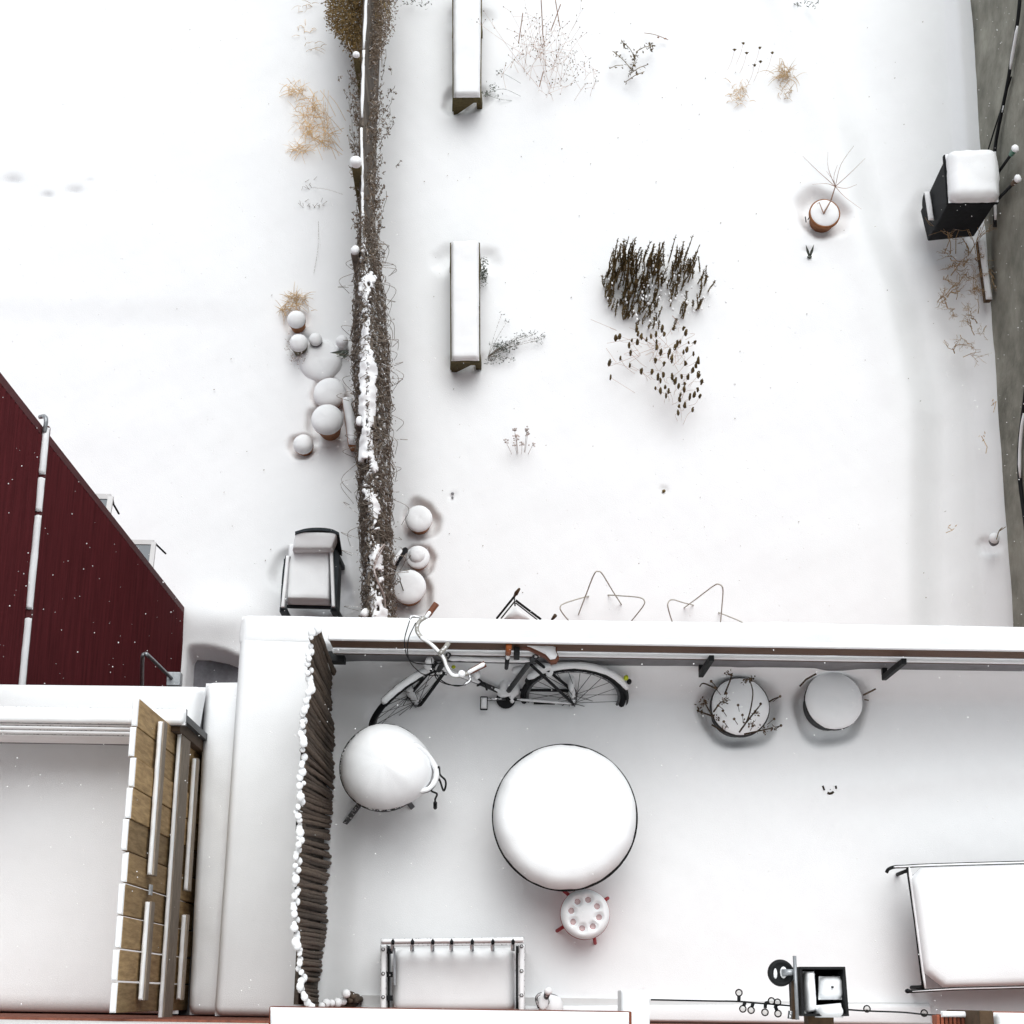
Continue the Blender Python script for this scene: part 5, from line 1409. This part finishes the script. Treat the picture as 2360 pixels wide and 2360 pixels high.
m_ = MB(); m_.tube(curve([P(1098, 1562, .35), P(1110, 1572, .32), P(1100, 1580, .3), P(1116, 1575, .3), P(1122, 1590, .25)], 4), .007, 6); m_.build('cable_lock', DKMET, bc, True)
m_ = MB()
for (x, y, z) in ((985, 1535, .45), (990, 1522, .5), (1098, 1555, .36), (948, 1600, .08), (944, 1590, .12), (957, 1608, .06)): m_.blob(P(x, y, z), .024, .03, .02, 9, 6, .5, 25)
tag(m_.build('snow_clumps', SNOW, bc, True), kind='stuff')

# orange capped lock on the railing
lk = thing('pump_holder', 'orange and black bicycle pump strapped beside the saddle on the railing', 'pump', P(1173, 1510, .6))
A, B = P(1173, 1487, .92), P(1167, 1540, .62)
MB().tube([A, A.lerp(B, .35)], .018, 10).build('cap', ORANGE, lk, True)
MB().tube([A.lerp(B, .36), B], [.016, .012], 10).build('barrel', DKMET, lk, True)
m_ = MB(); snow_on(m_, fine(A.lerp(B, .1), A.lerp(B, .62), 8), .016, 7, .7, .85); m_.build('snow', SNOW, lk, True)
MB().box((A.x + .03, RYY - .06, .70), (A.x + .065, RYY - .012, .86)).build('clip', DKMET, lk, bevel=.004)

# ------------------------------------------------------------------ kettle grill
gz = .48
gc = P(884, 1769, gz); GR = 100 * S(1769, gz)
gr = thing('kettle_grill', 'black kettle grill under a big pear shaped dome of snow', 'grill', (gc.x, gc.y, FLOOR))
MB().lathe((gc.x, gc.y, 0), [(GR * .15, gz - .22), (GR * .5, gz - .2), (GR * .82, gz - .13), (GR * .97, gz - .04), (GR, gz), (GR * 1.02, gz + .006), (GR, gz + .014)], 44).build('bowl', DKMETD, gr, True)
shp = lambda a: 1 + .19 * max(0, math.cos(a + .24)) ** 4 + .02 * math.sin(2 * a)
m_ = MB(); snow_disc(m_, (gc.x, gc.y + .005, gz + .012), GR * .985, .22, GR * .9, 64, 12, .016, 6, shp, under=.01); m_.build('snow_cap', SNOW, gr, True)
hp = curve([P(950, 1718, gz + .13), P(965, 1722, gz + .12), P(990, 1745, gz + .08), P(1005, 1775, gz + .06), P(1003, 1800, gz + .05), P(985, 1820, gz + .06), P(955, 1822, gz + .06)], 6)
o = MB().tube(hp, .0165, 10).build('handle', DKMET, gr, True)
m_ = MB(); snow_on(m_, hp, .017, 8, .62, .98); m_.build('snow', SNOW, o, True)
for (x, y) in ((806, 1884), (948, 1858), (900, 1720)):
    B = P(x, y, 0); d = (B - Vector((gc.x, gc.y, gz - .15))); A = Vector((gc.x, gc.y, gz - .15)) + d * .35; B = B + d * .15
    MB().beam(A, B, .032, .022).build('leg', FROSTM, gr, bevel=.003)
rr = [Vector((gc.x + GR * .8 * math.cos(a), gc.y + GR * .8 * math.sin(a), .1)) for a in [2 * math.pi * i / 40 for i in range(41)]]
MB().tube(rr, .008, 6, cap=False).build('leg_ring', DKMET, gr, True)
tp = thing('cord_loop', 'black cord looped over the grill handle and dangling', 'cord', P(1015, 1800, .2))
MB().tube(curve([P(1006, 1772, gz + .08), P(1012, 1768, gz + .06), P(1014, 1785, .40), P(1026, 1798, .3), P(1027, 1812, .22), P(1022, 1822, .18), P(1014, 1800, .3), P(1005, 1788, .42)], 6), .0062, 6).build('loop', DKMET, tp, True)
MB().tube(curve([P(986, 1815, gz), P(996, 1824, .4), P(1007, 1830, .3), P(1003, 1842, .2), P(1003, 1853, .1)], 6), .0062, 6).build('tail', DKMET, tp, True)
MB().tube([P(1003, 1850, .12), P(1003, 1862, .06)], .012, 8).build('plug', DKMET, tp, True)

# ------------------------------------------------------------------ round table and red stool
tz = .46
tc_ = P(1302, 1882, tz); TR = 168.5 * S(1882, tz)
tb = thing('round_table', 'round bistro table under a thick disc of snow in the deck middle', 'table', (tc_.x, tc_.y, FLOOR))
MB().lathe((tc_.x, tc_.y, 0), [(.05, tz - .035), (TR * .97, tz - .035), (TR, tz - .025), (TR, tz - .003), (TR * .99, tz), (.05, tz)], 96).build('tabletop', DKMET, tb, True)
m_ = MB(); snow_disc(m_, (tc_.x, tc_.y, tz), TR * .98, .135, .11, 96, 16, .018, 4, under=.0); m_.build('snow_cap', SNOW, tb, True)
MB().tube([(tc_.x, tc_.y, FLOOR), (tc_.x, tc_.y, tz - .036)], .035, 16).build('pedestal', DKMET, tb, True)
for k in range(4):
    a = .6 + k * math.pi / 2; MB().beam((tc_.x, tc_.y, FLOOR + .03), (tc_.x + .3 * math.cos(a), tc_.y + .3 * math.sin(a), FLOOR + .02), .04, .03).build('foot', DKMET, tb)

zs_ = .24
sc_ = P(1348, 2107, zs_); SR = 57.5 * S(2107, zs_)
stl = thing('red_stool', 'small red round stool with a ring of eight holes below the table', 'stool', (sc_.x, sc_.y, FLOOR))
MB().lathe((sc_.x, sc_.y, 0), [(.02, zs_ - .02), (SR * .97, zs_ - .02), (SR, zs_ - .012), (SR, zs_), (.02, zs_)], 64).build('seat', REDP, stl, True)
holes = []
for k in range(8):
    a = math.radians(78 - 45 * k); holes.append((math.cos(a) * SR * .565, math.sin(a) * SR * .565))
V = []; F = []; n_, m2 = 176, 46
hr = .0165


def stool_z(x, y):
    r = math.hypot(x, y); q = min(1, max(0, (r - SR * .72) / (SR * .27))); z = .055 * math.sqrt(max(0, 1 - q * q))
    z += .008 * math.exp(-(r / (SR * .3)) ** 2)
    dmin = min(math.hypot(x - hx, y - hy) for hx, hy in holes)
    z -= .018 * math.exp(-(max(0, dmin - hr) / .012) ** 2)
    if dmin < hr: z = .004
    return max(z, .002)


for i in range(m2 + 1):
    r = SR * .985 * (1 - i / (m2 + .5))
    for k in range(n_):
        a = 2 * math.pi * k / n_; x, y = r * math.cos(a), r * math.sin(a); V.append((sc_.x + x, sc_.y + y, zs_ + stool_z(x, y)))
for i in range(m2):
    for k in range(n_):
        a = i * n_ + k; b = i * n_ + (k + 1) % n_; F.append((a, b, b + n_, a + n_))
F.append(tuple(m2 * n_ + k for k in range(n_)))
MB().add(V, F).build('snow_cap', SNOW, stl, True)
for hx, hy in holes:
    MB().lathe((sc_.x + hx, sc_.y + hy, 0), [(.001, zs_ + .014), (hr * .90, zs_ + .013)], 24, cap=False).build('hole', PINKS, stl)
    MB().lathe((sc_.x + hx, sc_.y + hy, 0), [(hr * .88, zs_ + .003), (hr * 1.07, zs_ + .003), (hr * 1.07, zs_ + .022), (hr * .92, zs_ + .022)], 24, cap=False).build('hole_rim', REDP, stl)
for (x, y) in ((1281, 2147), (1372, 2176), (1402, 2069), (1298, 2052)):
    B = P(x, y, -.02); d = Vector((B.x - sc_.x, B.y - sc_.y, 0)).normalized()
    A = Vector((sc_.x, sc_.y, zs_ - .02)) + d * SR * .82
    o = MB().tube([A, B, B + (B - A) * .6], .011, 8).build('leg', REDP, stl, True)

# ------------------------------------------------------------------ snow face
sf = thing('smiley', 'tiny smiling face poked into the deck snow right of the table', 'smiley', P(1912, 1820, 0))
for (x, y, pts, nm) in [(0, 0, [(1896, 1811), (1898, 1816), (1900, 1821)], 'eye'), (0, 0, [(1926, 1811), (1927, 1815), (1927, 1818)], 'eye'), (0, 0, [(1907, 1827), (1912, 1829), (1917, 1828), (1921, 1825)], 'mouth'), (0, 0, [(1913, 1819), (1914, 1820)], 'nose')]:
    r = {'eye': .006, 'mouth': .0078, 'nose': .003}[nm]
    zz = float(deck_fn(np.array([P(*pts[0], 0).x]), np.array([P(*pts[0], 0).y]))[0])
    MB().tube([P(a, b, zz + .001) for a, b in pts], r, 8).build(nm, HOLE, sf, True)

# ------------------------------------------------------------------ sun lounger at the right
zl_ = .34
sn = thing('sun_lounger', 'snow filled sun lounger with black tube frame at the right edge', 'sun lounger', (P(2260, 2140, 0).x, P(2260, 2140, 0).y, FLOOR))
xE = P(2360, 2100, zl_).x + 1.1
sxE = 2360 + (xE - P(2360, 2100, zl_).x) / S(2100, zl_)
tb0 = curve([P(2043, 2011, zl_ - .01), P(2048, 2003, zl_), P(2062, 1998, zl_), P(2085, 1997, zl_), P(2200, 1992, zl_), P(sxE, 1976, zl_)], 5)
o = MB().tube(tb0, .0105, 8).build('side_rail', DKMET, sn, True)
m_ = MB(); snow_on(m_, tb0[9:], .010, 6, .7, .55); m_.build('snow', SNOW, o, True)
tb1 = [P(2091, 2285, zl_), P(2102, 2285, zl_), P(2200, 2279, zl_), P(sxE, 2264, zl_)]
o = MB().tube(tb1, .0095, 8).build('side_rail', DKMET, sn, True)
m_ = MB(); snow_on(m_, tb1[1:], .009, 6, .8, .55); m_.build('snow', SNOW, o, True)
MB().blob(P(2092, 2284, zl_), .018, .014, .018, 8, 6).build('end_cap', BLACKP, sn, True)
o = MB().tube([P(2091, 1999, zl_), P(2110, 2130, zl_), P(2128, 2280, zl_)], .0085, 8).build('cross_bar', DKMET, sn, True)
m_ = MB(); snow_on(m_, fine(P(2095, 1999, zl_), P(2132, 2278, zl_), 14), .010, 6, .7, .95); m_.build('snow', SNOW, o, True)
ch = [(2121, 2000), (sxE, 1978), (sxE, 2263), (2172, 2276), (2126, 2240), (2097, 2024)]
# fabric with cut corners
fb = [P(x, y, zl_ - .005) for x, y in ch]
MB().add([*fb, *[p - Vector((0, 0, .006)) for p in fb]], [tuple(range(6)), tuple(range(11, 5, -1))] + [(i, i + 6, (i + 1) % 6 + 6, (i + 1) % 6) for i in range(6)]).build('sling', GREYP, sn)
# snow on the sling follows the cut-corner outline
V = []; F = []; n6 = 6; outl = []
for i in range(6):
    a, b = fb[i], fb[(i + 1) % 6]; L = (b - a).length; kk = max(3, int(L / .05))
    for j in range(kk): outl.append(a.lerp(b, j / kk))
core0, core1 = P(2215, 2135, zl_), P(sxE - 70, 2122, zl_)
no = len(outl); rings = [0, .03, .08, .15, .25, .4, .6, .8, 1.0]
for q in rings:
    for p in outl:
        u = max(0, min(1, (p - core0).dot(core1 - core0) / (core1 - core0).length_squared)); cpt = core0.lerp(core1, u)
        d = (p - cpt).length; x = p.lerp(cpt, q); dd = d * q
        kx = min(1, dd / .045); z = .06 * math.sqrt(max(0, 1 - (1 - kx) ** 2)) + .010 * nz3(x, 4) * kx
        V.append(Vector((x.x, x.y, x.z + z + .002)))
for i in range(len(rings) - 1):
    for j in range(no):
        a = i * no + j; b = i * no + (j + 1) % no; F.append((a, b, b + no, a + no))
MB().add(V, F).build('snow_cap', SNOW, sn, True)
for (x, y) in ((2092, 2006), (2126, 2275), (sxE - 60, 1995), (sxE - 60, 2255)):
    A = P(x, y, zl_); MB().tube([A, Vector((A.x + .03, A.y, FLOOR))], .012, 8).build('leg', DKMET, sn, True)

# ------------------------------------------------------------------ slatted loveseat by the house wall
zb, za, zt2 = .52, .40, .22
lv = thing('garden_loveseat', 'slatted garden seat with bolted arms, its snowy back toward the table', 'loveseat', (P(1042, 2245, 0).x, P(1042, 2245, 0).y, FLOOR))
A, B = P(877, 2163, zb), P(1208, 2159, zb); C_, D_ = P(1208, 2173, zb), P(877, 2176, zb)
def slab(q, th, nm, m, par, **kw): return MB().hexa([v - Vector((0, 0, th)) for v in q], q).build(nm, m, par, **kw)


o = slab([D_, C_, B, A], .035, 'back_rail', FROSTM, lv, bevel=.003)
snow_slab(MB(), D_ + Vector((.003, .003, .001)), C_ + Vector((-.003, .003, .001)), B + Vector((-.003, -.003, .001)), A + Vector((.003, -.003, .001)), .022, .014, .03, .004, 10).build('snow', SNOW, o, True)
o = slab([P(905, 2181, .42), P(1193, 2178, .42), P(1193, 2173, .42), P(905, 2176, .42)], .03, 'back_rail', FROSTM, lv, bevel=.002)
for x in (905.5, 950.7, 997.5, 1041, 1088.5, 1136, 1182.5):
    s_ = MB().beam(P(x, 2166, zb + .01), P(x + .5, 2190, .22), .017, .012).build('slat', STEEL, lv, bevel=.002)
    MB().add([P(x - 4, 2169, zb + .028), P(x + 4, 2169, zb + .028), P(x + 4, 2173, zb + .028), P(x - 4, 2173, zb + .028), P(x, 2163, zb + .03), P(x - 3, 2177, zb + .02), P(x + 3, 2177, zb + .02)], [(0, 1, 4), (0, 3, 2, 1), (3, 5, 6, 2)]).build('slat_tip', BLACKP, s_, solid=.01)
    MB().tube([P(x - 3, 2178, .47), P(x - 3, 2190, .30)], .006, 6).build('slat_snow', SNOW, s_, True)
for (xa, xb, nm, bolts) in ((877, 891, 'left', (2188, 2244, 2298)), (1196, 1210, 'right', (2181, 2238, 2294))):
    q = [P(xa - 1, 2330, za), P(xb - 1, 2330, za), P(xb, 2177, za), P(xa, 2177, za)]
    o = slab(q, .035, 'armrest', FROSTM, lv, bevel=.003)
    snow_slab(MB(), q[0] + Vector((.003, 0, .001)), q[1] + Vector((-.003, 0, .001)), q[2] + Vector((-.003, 0, .001)), q[3] + Vector((.003, 0, .001)), .012, .012, .03, .003, 10).build('snow', SNOW, o, True)
    for y_ in bolts:
        p = P((xa + xb) / 2 - 1, y_, za + .012); r_ = MB().lathe((p.x, p.y, 0), [(.002, za + .010), (.0115, za + .010), (.0115, za + .017), (.008, za + .018)], 6, cap=False).build('bolt', DKMET, o)
        MB().blob(p + Vector((0, 0, .005)), .006, .006, .005, 8, 5).build('bolt_snow', SNOW, r_, True)
    xi = xb + 2 if nm == 'left' else xa - 7
    q = [P(xi, 2325, .26), P(xi + 5, 2325, .26), P(xi + 5, 2180, .26), P(xi, 2180, .26)]
    slab(q, .025, 'side_bar', DKMET, lv)
    if nm == 'left':
        for y_ in (2192, 2246, 2300): MB().beam(P(890, y_, .33), P(903, y_, .27), .03, .014).build('side_slat', BLACKP, lv)
        MB().beam(P(909, 2185, .31), P(910, 2270, .31), .012, .012).build('side_bar', STEEL, lv)
        slab([P(894, 2325, .16), P(901, 2325, .16), P(901, 2180, .16), P(894, 2180, .16)], .02, 'side_board', STEEL, lv)
    for y_ in (2185, 2318):
        p = P((xa + xb) / 2, y_, za - .036); MB().beam(p, (p.x, p.y, FLOOR), .04, .04, (0, 1, 0)).build('leg', FROSTM, lv, bevel=.003)
q = [P(903, 2335, zt2 - .06), P(1190, 2335, zt2 - .06), P(1188, 2184, zt2 - .06), P(905, 2186, zt2 - .06)]
slab(q, .04, 'seat', FROSTM, lv)
snow_slab(MB(), q[0] + Vector((.0, 0, .001)), q[1] + Vector((-.005, 0, .001)), q[2] + Vector((-.005, 0, .001)), q[3] + Vector((.01, 0, .001)), .11, .06, .03, .006, 5).build('seat_snow', SNOW, lv, True)

# frosted tool heap at the wall right of the seat
ft = thing('frosted_watering_can', 'snow plastered metal watering can beside the loveseat at the wall', 'watering can', P(1255, 2312, FLOOR + .2))
p = P(1270, 2318, .2); MB().lathe((p.x, p.y, 0), [(.03, FLOOR), (.075, FLOOR), (.07, .18), (.06, .2), (.02, .2)], 24).build('body', STEEL, ft, True)
MB().blob((p.x, p.y, .215), .075, .07, .035, 16, 8, .25, 14).build('snow_cap', SNOW, ft, True)
MB().tube(curve([P(1242, 2322, .25), P(1236, 2300, .28), P(1248, 2290, .3), P(1262, 2300, .26)], 5), .008, 8).build('handle', FROSTM, ft, True)
MB().tube([P(1262, 2318, .2), P(1258, 2300, .3), P(1263, 2284, .36)], [.02, .016, .02], 10).build('spout', FROSTM, ft, True)
MB().blob(P(1263, 2284, .375), .024, .024, .02, 12, 7, .2, 20).build('snow_knob', SNOW, ft, True)
MB().blob(P(1252, 2308, .30), .03, .05, .02, 12, 7, .3, 20).build('snow_knob', SNOW, ft, True)

# ------------------------------------------------------------------ fittings on the house wall
# snow topped wall box
wz = 3.2
wb = thing('wall_cabinet', 'small snow topped white box fixed to the wall right of the long sill', 'wall box', (P(1468, 2340, wz).x, WALLY + .05, wz - .3))
A, B = P(1433, 2281, wz), P(1498, 2283, wz)
MB().box((A.x, WALLY + .003, wz - .25), (B.x, A.y - .002, wz - .03)).build('box', WHITEF, wb, bevel=.004)
snow_slab(MB(), (A.x, WALLY + .004, wz - .029), (B.x, WALLY + .004, wz - .029), (B.x, A.y, wz - .029), (A.x, A.y, wz - .029), .03, .016, .03, .003, 8).build('snow_cap', SNOW, wb, True)

# square lantern
lz = 3.0
ln = thing('wall_lantern', 'black square wall lantern half filled with snow at the bottom edge', 'lantern', (P(1900, 2285, lz).x, WALLY + .1, lz - .35))
A, B, C_, D_ = P(1848, 2342, lz), P(1957, 2342, lz), P(1948, 2228, lz), P(1843, 2228, lz)


def ring(q, wd, th, nm, m, par):
    ctr = sum(q, Vector()) / 4
    inn = [ctr + (v - ctr) * (1 - wd) for v in q]; m_ = MB()
    for i in range(4):
        j = (i + 1) % 4; m_.hexa([q[i] - Vector((0, 0, th)), q[j] - Vector((0, 0, th)), inn[j] - Vector((0, 0, th)), inn[i] - Vector((0, 0, th))], [q[i], q[j], inn[j], inn[i]])
    return m_.build(nm, m, par)


ring([A, B, C_, D_], .10, .30, 'housing', DKMET, ln)
dz = Vector((0, 0, -.28)); MB().hexa([v + dz - Vector((0, 0, .02)) for v in (A, B, C_, D_)], [v + dz for v in (A, B, C_, D_)]).build('base', DKMET, ln)
i0, i1, i2, i3 = P(1886, 2304, lz - .08), P(1942, 2304, lz - .08), P(1940, 2250, lz - .08), P(1887, 2250, lz - .08)
o = MB().hexa([v - Vector((0, 0, .2)) for v in (i0, i1, i2, i3)], [i0, i1, i2, i3]).build('cap', DKMET, ln)
snow_slab(MB(), i0 + Vector((0, 0, .001)), i1 + Vector((0, 0, .001)), i2 + Vector((0, 0, .001)), i3 + Vector((0, 0, .001)), .05, .03, .015, .006, 20).build('snow', SNOW, o, True)
p = P(1918, 2275, lz - .028); MB().box((p.x - .004, p.y - .004, p.z - .01), (p.x + .004, p.y + .004, p.z + .012)).build('finial', BLACKP, ln)
q = [P(1856, 2336, lz - .07), P(1880, 2330, lz - .07), P(1876, 2238, lz - .07), P(1852, 2238, lz - .07)]
snow_slab(MB(), *q, .05, .015, .015, .014, 24, skirt=.1).build('snow', SNOW, ln, True)
q = [P(1885, 2345, lz - .03), P(1944, 2345, lz - .03), P(1938, 2312, lz - .03), P(1880, 2318, lz - .03)]
snow_slab(MB(), *q, .08, .03, .015, .012, 20, skirt=.1).build('snow', SNOW, ln, True)
MB().box((P(1870, 2300, lz).x, WALLY + .003, lz - .2), (P(1930, 2300, lz).x, A.y, lz - .1)).build('bracket', BROWNF, ln)
r0, r1 = P(1831, 2203, lz + .02), P(1838, 2350, lz + .02)
rb2 = thing('awning_arm', 'grey metal rod with black round winch left of the square lantern', 'bracket', (r0.x, WALLY + .1, lz - .2))
MB().tube([r0, r1], .008, 8).build('rod', STEEL, rb2, True)
MB().beam(P(1828, 2345, lz - .1), P(1831, 2265, lz - .05), .02, .05).build('arm', BROWNF, rb2)
c = P(1803, 2242, lz - .02)
dsk = MB().lathe((c.x, c.y, 0), [(.002, c.z - .06), (.056, c.z - .06), (.058, c.z - .045), (.055, c.z - .02), (.045, c.z - .012), (.04, c.z - .02), (.03, c.z - .022), (.004, c.z - .022)], 36).build('winch_drum', DKMET, rb2, True)
MB().tube([c, P(1830, 2240, lz)], [.016, .012], 10).build('axle', STEEL, rb2, True)
m_ = MB(); m_.blob(P(1806, 2241, lz - .03), .016, .026, .014, 12, 8, .2, 30); m_.build('snow', SNOW, dsk, True)
m_ = MB(); m_.blob(P(1787, 2244, lz - .036), .009, .024, .008, 10, 6, .2, 30); m_.build('snow', SNOW, dsk, True)
MB().tube([P(1822, 2330, lz), P(1820, 2348, lz)], .010, 8).build('clamp', FROSTM, rb2, True)
# string lights
sz = 2.7
sg = thing('string_lights', 'string of clear round bulbs on black wire along the wall bottom', 'string lights', (P(1750, 2310, sz).x, WALLY + .06, sz - .05))
wp = curve([P(1500, 2304, sz), P(1640, 2307, sz), P(1700, 2308, sz), P(1760, 2313, sz), P(1820, 2318, sz), P(1845, 2321, sz)], 8)
MB().tube(wp, .0038, 6).build('wire', DKMET, sg, True)
MB().tube(curve([P(1955, 2327, sz), P(2000, 2330, sz), P(2080, 2333, sz), P(2130, 2338, sz), P(2170, 2340, sz)], 6), .0038, 6).build('wire', DKMET, sg, True)
for (x, y, sx_, sy_) in [(1703, 2288, 1703, 2303), (1712, 2325, 1716, 2313), (1731, 2328, 1735, 2314), (1763, 2333, 1764, 2315), (1778, 2307, 1766, 2312), (1792, 2310, 1787, 2321), (1793, 2336, 1788, 2322), (1998, 2325, 1998, 2331), (2130, 2335, 2130, 2340)]:
    A = P(sx_, sy_, sz); B = P(x, y, sz - .005)
    so2 = MB().tube([A + (A - B) * .2, A.lerp(B, .45)], .008, 8).build('socket', DKMET, sg, True)
    MB().blob(B, .0175, .0175, .0175, 18, 12).build('bulb', GLASS, so2, True)

# ------------------------------------------------------------------ flecks on the snow and falling flakes
mb = MB(); rng = random.Random(5)
for i in range(190):
    x, y = rng.uniform(20, 2180), rng.uniform(20, 1380)
    if 640 < x < 960 or (x < 430 and y > 800): continue
    p = P(x, y, G + .012); s_ = rng.uniform(.004, .010)
    mb.add([p + Vector((-s_, 0, 0)), p + Vector((0, -s_ * .7, .003)), p + Vector((s_ * 1.2, s_ * .4, .006)), p + Vector((0, s_, .002))], [(0, 1, 2), (0, 2, 3)])
tag(mb.build('leaf_flecks', VINE), 'tiny dark leaf flecks scattered over the yard snow', 'flecks', kind='stuff')
mb = MB(); rng = random.Random(9)
for i in range(4200):
    z = rng.uniform(-6.0, 3.5); p = P(rng.uniform(-20, 2380), rng.uniform(-20, 2330), z)
    if p.y < WALLY + .05: continue
    s_ = rng.uniform(.0015, .0055) * (1.0 if z < 0 else .75)
    a = rng.uniform(0, 3); dx, dy = math.cos(a) * s_, math.sin(a) * s_
    mb.add([p + Vector((dx, dy, 0)), p + Vector((-dy, dx, 0)), p + Vector((-dx, -dy, 0)), p + Vector((dy, -dx, 0)), p + Vector((0, 0, s_)), p + Vector((0, 0, -s_))],
           [(0, 1, 4), (1, 2, 4), (2, 3, 4), (3, 0, 4), (1, 0, 5), (2, 1, 5), (3, 2, 5), (0, 3, 5)])
tag(mb.build('falling_snow', FLAKE), 'small white snowflakes drifting down through the air', 'snowflakes', kind='stuff')
